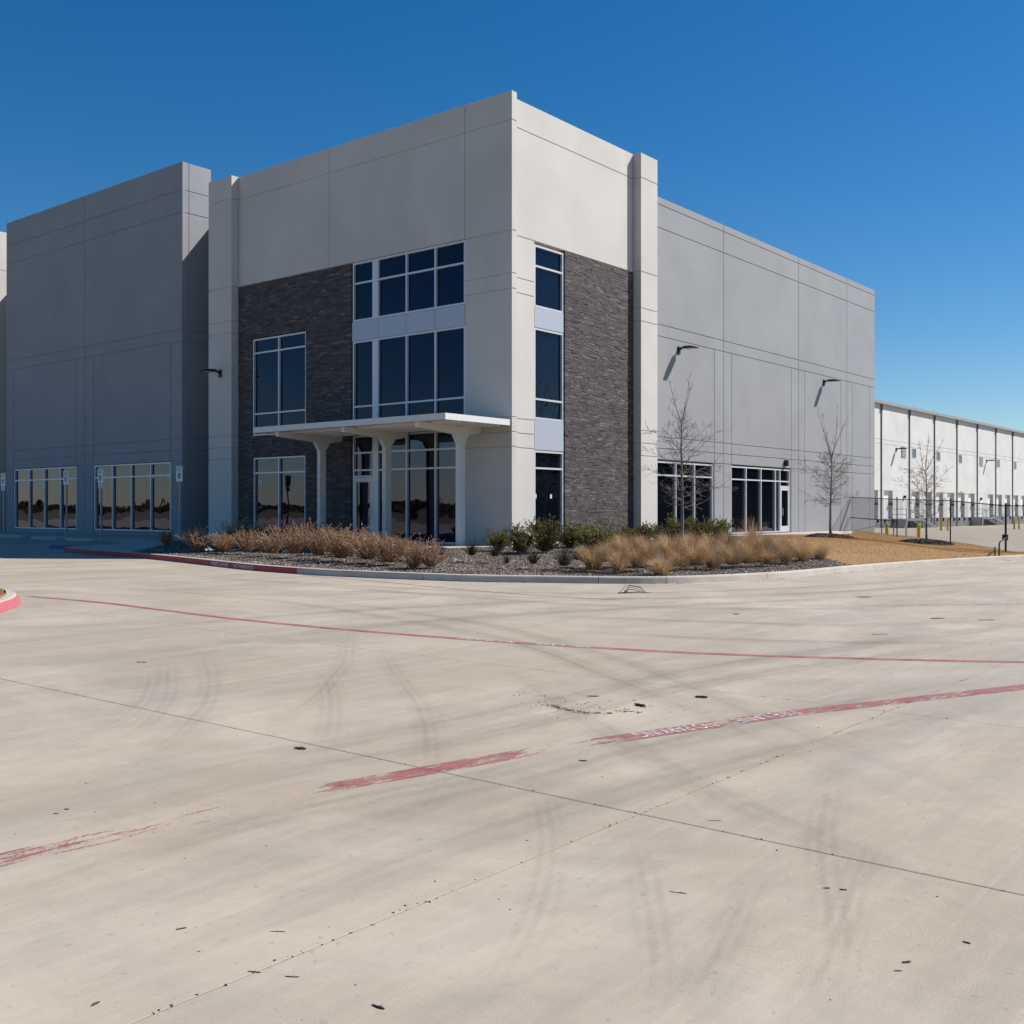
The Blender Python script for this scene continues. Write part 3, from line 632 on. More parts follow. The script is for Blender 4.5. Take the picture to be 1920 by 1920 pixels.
tyre = empty('tyre_marks'); tag(tyre, kind='structure')
def tyres(pp, w=0.28):
    ribbon('tyre_mark', path_px(pp), w, M['tyre' if w < 0.35 else 'scuff'], tyre, dz=0.0014 + 0.0008 * random.random(), step=0.15, uv=True)
FAM = [([(-120, 1570), (150, 1480), (450, 1420), (760, 1370), (1050, 1310), (1400, 1240), (1920, 1170), (2100, 1150)], .55), ([(-120, 1640), (200, 1530), (500, 1455), (800, 1400), (1050, 1345), (1350, 1275), (1920, 1195)], .45),
       ([(-120, 1900), (200, 1720), (520, 1600), (800, 1510), (1050, 1450), (1350, 1370), (1920, 1255)], .6), ([(-50, 2000), (250, 1830), (560, 1690), (860, 1580), (1150, 1490), (1500, 1400), (1950, 1300)], .5), ([(-100, 1730), (260, 1600), (560, 1520), (860, 1460), (1100, 1400)], .42),
       ([(2000, 1620), (1750, 1510), (1560, 1440), (1350, 1350), (1150, 1270), (900, 1190), (500, 1125), (100, 1095)], .42), ([(2000, 1560), (1800, 1480), (1600, 1410), (1400, 1330), (1180, 1245), (900, 1170), (520, 1110)], .40), ([(2000, 1800), (1700, 1640), (1450, 1540), (1250, 1440), (1080, 1340), (950, 1250)], .36),
       ([(-100, 1280), (200, 1235), (500, 1195), (800, 1165), (1200, 1140), (1920, 1105)], .6), ([(-100, 1215), (250, 1180), (600, 1150), (1000, 1128), (1500, 1112), (2000, 1085)], .6), ([(-60, 1120), (300, 1105), (700, 1110), (1100, 1122), (1500, 1115), (2000, 1080)], .5),
       ([(300, 1075), (560, 1095), (850, 1118), (1200, 1138), (1600, 1140), (2000, 1120)], .5), ([(-100, 1090), (350, 1085), (700, 1100), (1000, 1112), (1350, 1108), (1700, 1090), (2000, 1068)], .45), ([(900, 1150), (1300, 1165), (1600, 1172), (2000, 1160)], .6), ([(1000, 1180), (1400, 1200), (1700, 1205), (2000, 1200)], .5)]
TRK = [([(375, 1215), (395, 1260), (392, 1310), (360, 1350), (300, 1400), (150, 1480)], .34), ([(318, 1230), (318, 1290), (300, 1330), (240, 1380), (100, 1440)], .3), ([(285, 1240), (280, 1290), (240, 1340), (120, 1400), (-40, 1450)], .3),
       ([(655, 1180), (650, 1235), (625, 1270), (590, 1310), (520, 1350), (420, 1390)], .32), ([(600, 1255), (622, 1300), (620, 1370), (580, 1430)], .3), ([(705, 1200), (740, 1260), (790, 1330), (805, 1420), (770, 1560)], .3),
       ([(1560, 1440), (1556, 1500), (1545, 1560), (1552, 1650), (1565, 1740), (1540, 1850), (1480, 1930)], .26), ([(1180, 1560), (1205, 1620), (1222, 1700), (1235, 1800), (1220, 1930)], .24), ([(1420, 1640), (1380, 1730), (1330, 1830), (1260, 1930)], .22), ([(1640, 1560), (1600, 1680), (1560, 1800), (1500, 1920)], .22), ([(870, 1930), (960, 1800), (1015, 1680), (1030, 1560), (1000, 1440)], .24)]
for pp, w in FAM + TRK:
    tyres(pp, w)

# ---------------------------------------------------------------- the warehouse
PAD = 0.44
bld = empty('warehouse_building', (0, 0, PAD))
tag(bld, 'large tilt-up warehouse with beige corner office block, grey wings and white dock wing', 'building')
def BP(o):   # parent to the building, keeping world coordinates
    o.parent = bld; o.matrix_parent_inverse = Matrix.Translation((0, 0, -PAD)); return o
def bx(mb, pl, p, u0, u1, d0, d1, z0, z1, c=0, mi=0):
    a = (p + d0, p + d1, u0, u1, z0, z1) if pl == 'L' else (u0, u1, p + d0, p + d1, z0, z1)
    (mb.cbox(*a, c=c, mi=mi) if c else mb.box(*a, mi=mi))
def panel(pl, p, u0, u1, z0, z1, mat, gap=0.024, th=0.10, g=(1, 1, 1, 1)):
    """one cast panel field between reveals; the reveal floor is the backing"""
    mb = MB(); h = gap / 2
    bx(mb, pl, p, u0 + h * g[0], u1 - h * g[1], 0, th, z0 + h * g[2], z1 - h * g[3], c=0.009)
    BP(mb.build('wall_panel', mat)); 
def facade(pl, p, cells, mat, back):
    for c in cells:
        panel(pl, p, *c, mat); bx(back, pl, p, c[0], c[1], 0.028, 0.16, c[2], c[3])
ZJ = [PAD - 0.3, 3.54, 4.0, 4.46, 8.446, 8.92, 10.25, 13.67, 14.58]
rows = lambda zs: list(zip(zs[:-1], zs[1:]))

# beige corner block: corner return, left face, pier, right face, pilaster
for a, b in rows(ZJ):
    mb = MB(); mb.cbox(0, 0.265, 0, 1.93, a + 0.012, b - 0.012, c=0.009); BP(mb.build('wall_panel', M['beige']))
core = MB(); core.box(0.028, 0.245, 0.028, 1.9, ZJ[0], 14.56); BP(core.build('wall_core', M['beige']))
back = MB()
facade('L', 0, [(u0, u1, z0, z1) for u0, u1 in ((1.945, 8.46), (8.46, 13.75)) for z0, z1 in ((10.27, 13.67), (13.67, 14.58))], M['beige'], back)
facade('R', 0.33, [(0.27, 1.58, a, b) for a, b in rows(ZJ[:7])] + [(0.27, 7.43, 10.25, 13.67), (0.27, 7.43, 13.67, 14.58)], M['beige'], back)
BP(back.build('wall_core', M['beige']))
core = MB()
core.box(0.17, 8.55, 0.50, 15.2, ZJ[0], 14.2); BP(core.build('wall_core', M['beige']))
for x0, x1, y0, y1 in ((-0.33, 0.25, 13.76, 15.25), (7.45, 8.6, 0.0, 1.4)):
    for a, b in rows(ZJ):
        mb = MB(); mb.cbox(x0, x1, y0, y1, a + 0.012, b - 0.012, c=0.009); BP(mb.build('wall_panel', M['beige']))
    mb = MB(); mb.box(x0 + 0.028, x1 - 0.028, y0 + 0.028, y1 - 0.028, ZJ[0], 14.55); BP(mb.build('wall_core', M['beige']))

# grey right wing
RG = 1.26; ZG = [PAD - 0.3, 3.56, 4.0, 4.46, 8.44, 8.905, 12.73, 13.65, 13.95]
back = MB(); cells = []
for a, b in rows(ZG[4:]):
    for u0, u1 in ((8.6, 16.15), (16.15, 23.87), (23.87, 29.98), (29.98, 34.04)): cells.append((u0, u1, a, b))
strips = [8.6, 15.31, 16.15, 16.89, 23.02, 23.87, 24.59, 29.15, 29.98, 30.73, 33.26, 34.04]
for a, b in rows(ZG[:5]):
    for u0, u1 in zip(strips[:-1], strips[1:]):
        if a < 1 and (u0 in (8.6, 16.89)): continue
        cells.append((u0, u1, a, b))
cells += [(8.6, 10.56, ZG[0], 3.56), (22.92, 23.02, ZG[0], 3.56), (15.23, 15.31, ZG[0], 3.56)]
facade('R', RG, cells, M['grey'], back)
BP(back.build('wall_core', M['grey']))
mb = MB(); mb.box(8.62, 33.98, RG + 0.30, 40, PAD - 1.0, 13.6); BP(mb.build('wall_core', M['grey'])); mb = MB(); mb.box(33.985, 34.035, RG + 0.17, 21.25, PAD - 1.0, 13.93); BP(mb.build('wall_core', M['grey']))
for a, b in ((10.56, 15.23), (16.86, 22.92)):
    mb = MB(); mb.box(a, b, RG + 0.16, RG + 0.3, PAD - 0.2, 0.5); BP(mb.build('wall_core', M['grey']))

# grey left wing, taller, with its return
LG = -0.40; ZL = [PAD - 0.3, 3.56, 4.0, 4.46, 8.44, 8.92, 13.69, 14.60, 15.75]
back = MB(); cells = []
for a, b in rows(ZL[4:]):
    for u0, u1 in ((16.96, 24.5), (24.5, 31.92)): cells.append((u0, u1, a, b))
st = [16.96, 17.78, 23.76, 24.5, 25.25, 31.18, 31.92]
for a, b in rows(ZL[:5]):
    for u0, u1 in zip(st[:-1], st[1:]):
        if a < 1 and u0 in (17.78, 25.25): cells.append((u0, u1, a, 0.64)); continue
        cells.append((u0, u1, a, b))
facade('L', LG, cells, M['grey'], back)
BP(back.build('wall_core', M['grey']))
for a, b in rows([PAD - 0.3, 3.56, 4.0, 4.46, 8.44, 8.92, 13.69, 14.60, 15.75]):
    for x0, x1 in ((-0.28, -0.07), (-0.07, 1.0)):
        mb = MB(); mb.cbox(x0 + 0.008, x1 - 0.008, 16.965, 17.06, a + 0.012, b - 0.012, c=0.008); BP(mb.build('wall_panel', M['grey']))
mb = MB(); mb.box(-0.235, 0.985, 16.99, 31.89, PAD - 0.4, 15.70); BP(mb.build('wall_core', M['grey']))
mb = MB(); mb.box(0.99, 34, 15.3, 46, PAD - 0.4, 13.4); BP(mb.build('wall_core', M['grey']))
# next beige block beyond the left wing
for a, b in rows([PAD - 0.3, 3.56, 4.46, 8.44, 8.92, 13.69, 15.65]):
    mb = MB(); mb.cbox(-0.40, 1.0, 33.3, 40, a + 0.012, b - 0.012, c=0.009); BP(mb.build('wall_panel', M['beige']))
mb = MB(); mb.box(-0.37, 0.97, 33.33, 39.9, PAD - 0.4, 15.5); BP(mb.build('wall_core', M['beige'])); mb = MB(); mb.box(0.985, 1.4, 31.8, 40, PAD - 0.4, 13.3); BP(mb.build('wall_core', M['beige']))

# ---- windows
def window(pl, p, u0, u1, z0, z1, us, zs, label=None, fw=0.06, skip=(), rec=0.03, bay_zs=None):
    glass = M['dim_reflect_glass'] if z0 > 4 else M['glass']  # high panes take the copy with the darkened sky reflection built in
    """aluminium storefront: frame ring (the part) with mullions, transoms and panes under it"""
    d0, d1 = rec, rec + 0.11; gl = rec + 0.085
    mb = MB()
    bx(mb, pl, p, u0, u0 + fw, d0, d1, z0, z1); bx(mb, pl, p, u1 - fw, u1, d0, d1, z0, z1)
    bx(mb, pl, p, u0 + fw, u1 - fw, d0 + .003, d1, z0, z0 + fw); bx(mb, pl, p, u0 + fw, u1 - fw, d0 + .003, d1, z1 - fw, z1)
    fr = BP(mb.build('window', M['alu']))
    if label: fr['label'] = label
    def sub(mbx, name, mat):
        return link(name, mbx.mesh(name, (mat,)), None, fr)
    edges = [u0] + [u for u in us] + [u1]
    for u in us:
        w = 0.032 if not isinstance(u, tuple) else 0
        a, b = (u - 0.032, u + 0.032) if not isinstance(u, tuple) else u
        m2 = MB(); bx(m2, pl, p, a, b, d0 + .002, d1 - .002, z0 + fw, z1 - fw); sub(m2, 'mullion', M['alu'])
    lo = [u0 + fw] + [(u + 0.032) if not isinstance(u, tuple) else u[1] for u in us]
    hi = [(u - 0.032) if not isinstance(u, tuple) else u[0] for u in us] + [u1 - fw]
    for bi, (a, b) in enumerate(zip(lo, hi)):
        zz = list(zs) if not bay_zs or bi not in bay_zs else list(bay_zs[bi])
        for z in zz:
            m2 = MB(); bx(m2, pl, p, a, b, d0 + .005, d1 - .004, z - 0.03, z + 0.03); sub(m2, 'transom', M['alu'])
        zl = [z0 + fw] + [z + 0.03 for z in zz]; zh = [z - 0.03 for z in zz] + [z1 - fw]
        for zi, (c, d) in enumerate(zip(zl, zh)):
            if (bi, zi) in skip: continue
            m2 = MB(); bx(m2, pl, p, a + .001, b - .001, gl, gl + 0.02, c + .001, d - .001); sub(m2, 'pane', glass)
    return fr
def door(pl, p, u0, u1, z0, z1, handle_side, rec=0.028):
    """glazed aluminium leaf with wide stiles, bottom rail and pull"""
    mb = MB(); d0, d1 = rec, rec + 0.07; sw = 0.11
    bx(mb, pl, p, u0, u0 + sw, d0, d1, z0, z1); bx(mb, pl, p, u1 - sw, u1, d0, d1, z0, z1)
    bx(mb, pl, p, u0 + sw, u1 - sw, d0 + .003, d1, z0, z0 + 0.26); bx(mb, pl, p, u0 + sw, u1 - sw, d0 + .003, d1, z1 - 0.16, z1)
    dr = BP(mb.build('door', M['alu']))
    m2 = MB(); bx(m2, pl, p, u0 + sw, u1 - sw, rec + 0.04, rec + 0.055, z0 + 0.26, z1 - 0.16); link('pane', m2.mesh('pane', (M['glass'],)), None, dr)
    hu = u0 + sw * 0.6 if handle_side < 0 else u1 - sw * 0.6; s = 1 if handle_side < 0 else -1
    m2 = MB()
    pts = [(0, 0), (0.09, 0.0), (0.09, 0.34), (0, 0.34)] 
    P3 = []
    for dd, zz in pts:
        q = -dd + rec; P3.append((p + q, hu, 1.30 + zz) if pl == 'L' else (hu, p + q, 1.30 + zz))
    m2.tube(P3, 0.016, 6); link('handle', m2.mesh('handle', (M['alu'],)), None, dr)
    return dr
# tall entrance glazing on the shaded face
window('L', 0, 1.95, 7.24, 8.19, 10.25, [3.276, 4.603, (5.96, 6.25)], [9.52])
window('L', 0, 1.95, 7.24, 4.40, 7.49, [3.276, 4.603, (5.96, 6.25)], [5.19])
window('L', 0, 1.95, 7.24, PAD + 0.02, 4.17, [3.276, 4.603, (5.96, 6.25)], [2.95, 3.565], bay_zs={3: [2.74, 2.96, 3.565]}, skip={(3, 0)})
door('L', 0, 6.255, 7.175, PAD + 0.085, 2.70, -1)
for a, b in zip((1.95, 3.276, 4.603, 5.96), (3.276, 4.603, 5.96, 7.28)):
    mb = MB(); bx(mb, 'L', 0, a + 0.006, b - 0.006, 0.02, 0.10, 7.50, 8.18, c=0.006); BP(mb.build('spandrel_panel', M['spandrel']))
mb = MB(); bx(mb, 'L', 0, 1.94, 7.3, 0.145, 0.2, PAD, 10.27); BP(mb.build('wall_core', M['black']))
# two openings in the stone
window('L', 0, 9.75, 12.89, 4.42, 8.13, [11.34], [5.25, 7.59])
window('L', 0, 9.78, 12.86, PAD + 0.05, 3.57, [11.34], [2.98])
# right face strip of glazing
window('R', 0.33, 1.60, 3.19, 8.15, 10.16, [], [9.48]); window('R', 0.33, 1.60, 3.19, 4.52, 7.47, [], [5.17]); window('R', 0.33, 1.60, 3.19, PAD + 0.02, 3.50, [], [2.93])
for z0, z1 in ((7.48, 8.14), (3.515, 4.51)):
    mb = MB(); bx(mb, 'R', 0.33, 1.60, 3.19, 0.02, 0.10, z0 + .004, z1 - .004, c=0.006); BP(mb.build('spandrel_panel', M['spandrel']))
# grey wings
window('R', RG, 10.58, 15.22, 0.52, 3.50, [12.16, 13.68], [2.95])
window('R', RG, 16.885, 22.90, 0.50, 3.50, [18.344, 19.843, 21.359, 21.85], [2.92], bay_zs={4: [2.68, 2.92]}, skip={(4, 0)})
door('R', RG, 21.885, 22.838, 0.53, 2.65, -1)
window('L', LG, 17.80, 23.74, 0.66, 3.54, [19.28, 20.77, 22.26], [2.99]); window('L', LG, 25.27, 31.16, 0.66, 3.54, [26.74, 28.22, 29.69], [2.99])
mb = MB()
for pl, p, u0, u1, z0, z1 in (('L', LG, 17.8, 23.75, 0.6, 3.56), ('L', LG, 25.25, 31.18, 0.6, 3.56)): bx(mb, pl, p, u0, u1, 0.146, 0.17, z0, z1)
BP(mb.build('wall_core', M['black']))
# small papers taped inside the glass
for pl, p, u, z, w, h in (('L', LG, 19.05, 2.88, .26, .17), ('L', LG, 17.98, 2.86, .24, .24), ('L', 0, 12.42, 2.50, .2, .22), ('R', .33, 2.55, 1.95, .10, .14), ('R', .33, 1.72, 1.95, .10, .14)):
    mb = MB(); bx(mb, pl, p, u, u + w, 0.108, 0.112, z, z + h); BP(mb.build('paper_notice', M['paper']))

# ---- ledgestone veneer: every stone a block of its own depth
def veneer(pl, p, u0, u1, z0, z1, holes, seed):
    rr = random.Random(seed); V = []; Fs = []; T = []; z = z0
    while z < z1 - 0.02:
        h = min(rr.choice((0.036, 0.045, 0.055, 0.065)), z1 - z); iv = [(u0, u1)]
        for a, b, c, d in holes:
            if z + h > c + 0.01 and z < d - 0.01:
                iv = [q for s, e in iv for q in (((s, min(e, a)), (max(s, b), e)) if s < b and e > a else ((s, e),)) if q[1] - q[0] > 0.02]
        for s, e in iv:
            u = s
            while u < e - 0.01:
                w = rr.uniform(0.13, 0.42); w = (e - u) if e - u < w + 0.12 else w
                dp = rr.uniform(0.0, 0.015); t = min(1, max(0, rr.gauss(0.45, 0.24))); sk = rr.uniform(-.008, .008)
                n = len(V); g = 0.003
                for dd in (dp, 0.17):
                    for uu, zz, k in ((u + g, z + g, 0), (u + w - g, z + g, 1), (u + w - g, z + h - g, 1), (u + g, z + h - g, 0)):
                        q = p + dd + (sk if (k and dd < .1) else 0) 
                        V.append((q, uu, zz) if pl == 'L' else (uu, q, zz))
                for q in ((0, 1, 2, 3), (0, 4, 5, 1), (1, 5, 6, 2), (2, 6, 7, 3), (3, 7, 4, 0)):
                    Fs.append([n + i for i in (q if pl == 'R' else q[::-1])]); T.append(t)
                u += w
        z += h
    o = BP(link('stone_veneer', np_mesh('stone_veneer', np.array(V), np.array(Fs), T), M['stone'])); o['kind'] = 'stuff'; return o
veneer('L', -0.02, 7.29, 13.75, PAD - 0.1, 10.26, [(9.73, 12.91, 4.40, 8.15), (9.76, 12.88, 0, 3.59)], 3)
veneer('R', 0.31, 3.22, 7.45, PAD - 0.1, 10.24, [], 4)
mb = MB(); mb.box(0.12, 0.2, 7.3, 13.74, PAD - 0.1, 10.2); mb.box(3.2, 7.44, 0.46, 0.52, PAD - 0.1, 10.2); BP(mb.build('wall_core', M['stone']))

# ---- entrance canopy
CZ0, CZ1, CXF = 4.20, 4.365, -2.97
mb = MB(); mb.cbox(CXF, -0.012, 0.05, 8.92, CZ0 + 0.03, CZ1, c=0.012)
can = BP(mb.build('canopy', M['canopy'])); can['label'] = 'flat white entrance canopy on three posts'
mb = MB(); mb.box(CXF - 0.01, CXF + 0.06, 0.04, 8.93, CZ0 - 0.01, CZ1 + 0.012); mb.box(CXF + 0.06, -0.015, 0.04, 0.10, CZ0 - 0.01, CZ1 + 0.01); mb.box(CXF + 0.06, -0.015, 8.87, 8.93, CZ0 - 0.01, CZ1 + 0.01)
link('fascia', mb.mesh('fascia', (M['canopy'],)), None, can)
for x in (-2.3, -1.7, -1.1, -0.5):
    mb = MB(); mb.box(x - 0.05, x + 0.05, 0.11, 8.86, CZ0 - 0.06, CZ0 + 0.028); link('purlin', mb.mesh('purlin', (M['canopy'],)), None, can)
for y0, y1 in ((1.225, 1.375), (4.475, 4.625), (7.715, 7.865)):
    mb = MB(); n = len(mb.v)
    prof = [(-2.86, 4.188), (-2.86, 4.03), (-1.25, 3.905), (-0.62, 3.905), (-0.02, 4.0), (-0.02, 4.188)]
    k = len(prof); mb.v += [(a, y0, b) for a, b in prof] + [(a, y1, b) for a, b in prof]
    mb.f += [tuple(range(k)), tuple(range(2 * k - 1, k - 1, -1))] + [(i, (i + 1) % k, k + (i + 1) % k, k + i) for i in range(k)]; mb.m += [0] * (k + 2)
    link('beam', mb.mesh('beam', (M['canopy'],)), None, can)
    mb = MB(); prof = [(-1.06, PAD), (-1.06, 3.62), (-1.25, 3.902), (-0.61, 3.902), (-0.80, 3.62), (-0.80, PAD)]
    mb.v += [(a, y0 - 0.004, b) for a, b in prof] + [(a, y1 + 0.004, b) for a, b in prof]; k = len(prof)
    mb.f += [tuple(range(k)), tuple(range(2 * k - 1, k - 1, -1))] + [(i, (i + 1) % k, k + (i + 1) % k, k + i) for i in range(k)]; mb.m += [0] * (k + 2)
    link('post', mb.mesh('post', (M['canopy'],)), None, can)

# ---- white dock wing
DW = 21.3; DX0, DX1 = 34.3, 186.0; DZ = -0.63; EZ = 13.30
doors_x = [89.18 - 4.46 * k for k in (4, 3, 2, 1)] + [89.18, 93.69] + [102.65 + 4.43 * k for k in range(6)] + [133.73 + 4.47 * k for k in range(7)] + [169.5]
pipes = [90.07 + 8.96 * k for k in range(-5, 11)]
DOORS = [(x - 2.77, x) for x in doors_x]
back = MB()
jo = [DX0] + pipes + [DX1]
for a, b in zip(jo[:-1], jo[1:]):
    mine = [d for d in DOORS if d[1] > a and d[0] < b]
    for z0, z1 in ((8.74, 9.21), (9.21, EZ)): panel('R', DW, a, b, z0, z1, M['white'], gap=0.03)
    panel('R', DW, a, b, 3.64, 8.74, M['white'], gap=0.03)
    us = [a]
    for d in mine: us += [max(d[0], a), min(d[1], b)]
    us.append(b)
    for u0, u1 in zip(us[0::2], us[1::2]):
        if u1 - u0 > 0.05: panel('R', DW, u0, u1, 0.52, 3.64, M['white'], gap=0.0, th=0.42)
    mb = MB(); bx(mb, 'R', DW, a, b, -0.01, 0.4, DZ - 0.3, 0.52); BP(mb.build('dock_plinth', M['dock_grey']))
bx(back, 'R', DW, DX0, DX1, 0.09, 0.43, 3.64, EZ - 0.01); bx(back, 'R', DW, DX0, DX1, 0.43, 12, DZ - 0.2, EZ - 0.3); BP(back.build('wall_core', M['white']))
for i, (a, b) in enumerate(DOORS):
    if a < 84 or a > 172: continue
    mb = MB()
    for k in range(5): bx(mb, 'R', DW, a, b, 0.36 + 0.001 * (k % 2), 0.425, 0.52 + 0.624 * k + 0.004, 0.52 + 0.624 * (k + 1) - 0.004)
    BP(mb.build('dock_door', M['door_white']))
    for u in (a + 0.12, b - 0.32):
        mb = MB(); mb.cbox(u, u + 0.22, DW - 0.16, DW - 0.01, 0.12, 0.50, c=0.015); BP(mb.build('dock_bumper', M['rubber']))
    mb = MB(); mb.box(b - 0.42, b - 0.14, DW - 0.08, DW + 0.30, 2.05, 2.25); BP(mb.build('dock_light', M['black']))
mb = MB(); mb.box(DX0, DX1, DW - 0.26, DW + 0.3, EZ - 0.02, EZ + 0.10); mb.box(DX0, DX1, DW - 0.36, DW - 0.25, EZ - 0.26, EZ + 0.06); BP(mb.build('eave_gutter', M['coping']))
for x in pipes:
    mb = MB(); mb.box(x - 0.085, x + 0.085, DW - 0.12, DW - 0.005, DZ + 0.1, EZ - 0.9); mb.box(x - 0.16, x + 0.16, DW - 0.26, DW - 0.005, EZ - 0.9, EZ - 0.3); BP(mb.build('downspout', M['gutter']))
for x in (99.97, 108.82, 117.74, 135.56, 144.6, 153.6, 162.6):
    mb = MB(); bx(mb, 'R', DW, x, x + 1.55, -0.03, 0.05, 7.50, 8.72); w = BP(mb.build('window', M['alu']))
    mb = MB(); bx(mb, 'R', DW, x + 0.12, x + 1.43, -0.037, -0.031, 7.60, 8.62); link('pane', mb.mesh('pane', (M['dim_glass'],)), None, w)
for x in (96.4, 127.1, 157.5):
    mb = MB(); bx(mb, 'R', DW, x, x + 1.6, -0.02, 0.05, 7.45, 8.66); w = BP(mb.build('louvre', M['black']))
    for k in range(8):
        mb = MB(); z = 7.5 + 0.142 * k; mb.box(x + 0.05, x + 1.55, DW - 0.07, DW - 0.022, z, z + 0.06); link('slat', mb.mesh('slat', (M['white'],)), None, w)
for x in (97.3, 127.5):
    mb = MB(); bx(mb, 'R', DW, x - 0.5, x + 0.5, -0.02, 0.05, 0.50, 2.65); BP(mb.build('service_door', M['door_white']))
    mb = MB(); mb.box(x - 0.15, x + 0.15, DW - 0.25, DW - 0.002, 2.85, 3.15); BP(mb.build('door_light', M['black']))

# ---------------------------------------------------------------- wall lights
def wall_light(name, loc, dirv, label, group, size=1.0):
    """black area light: wall plate, knuckle, arm and a flat tapered head facing down"""
    d = Vector((dirv[0], dirv[1], 0)); rz = math.atan2(d.y, d.x)
    t = empty(name, loc, rz); tag(t, label, 'wall light', group); t.scale = (size,) * 3
    mb = MB(); mb.cbox(0.0, 0.05, -0.09, 0.09, -0.17, 0.13, c=0.01); mb.build('wall_plate', M['black'], t)
    mb = MB(); mb.tube([(0.04, 0, -0.02), (0.12, 0, 0.05), (0.24, 0, 0.07)], [0.045, 0.05, 0.035], 8); mb.build('arm', M['black'], t)
    mb = MB(); P = [(0.22, 0.07, 0.03, 0.10), (0.30, 0.17, 0.02, 0.115), (0.62, 0.18, 0.01, 0.10), (0.80, 0.165, 0.005, 0.055), (0.86, 0.14, 0.01, 0.03)]; n = 0
    for x, w, z0, z1 in P: mb.v += [(x, -w, z0), (x, w, z0), (x, w * 0.9, z1), (x, -w * 0.9, z1)]
    for i in range(len(P) - 1):
        for k in range(4): mb.f.append((4 * i + k, 4 * i + (k + 1) % 4, 4 * i + 4 + (k + 1) % 4, 4 * i + 4 + k)); mb.m.append(0)
    mb.f += [(0, 1, 2, 3), tuple(4 * (len(P) - 1) + k for k in range(4))]; mb.m += [0, 0]
    mb.build('lamp_head', M['black'], t)
    mb = MB(); mb.box(0.36, 0.70, -0.12, 0.12, -0.004, 0.012); mb.build('lens', M['paper'], t)
    return t
wall_light('wall_light', (12.29, RG - 0.002, 8.07), (0, -1), 'black area light on the grey wall above the bare tree by the pilaster', 'wall lights')
wall_light('wall_light', (26.90, RG - 0.002, 8.10), (0, -1), 'black area light on the grey wall, right of the glass side door', 'wall lights')
wall_light('wall_light', (-0.332, 14.45, 6.93), (-1, 0), 'black area light on the shaded beige pier beside the left grey wing', 'wall lights')
wall_light('wall_light', (94.74, DW - 0.002, 8.30), (0, -1), 'black area light on the white dock wall left of the nearest louvre', 'wall lights', 1.45)
wall_light('wall_light', (130.4, DW - 0.002, 8.26), (0, -1), 'black area light on the white dock wall right of the second louvre', 'wall lights', 1.45)
t = empty('door_light', (22.31, RG - 0.002, 3.80)); tag(t, 'small black lamp box over the glass side door', 'wall light')
mb = MB(); mb.cbox(-0.11, 0.11, -0.16, 0.0, -0.15, 0.15, c=0.02); mb.build('housing', M['black'], t)
mb = MB(); mb.box(-0.09, 0.09, -0.15, -0.02, -0.165, -0.148); mb.build('lens', M['paper'], t)

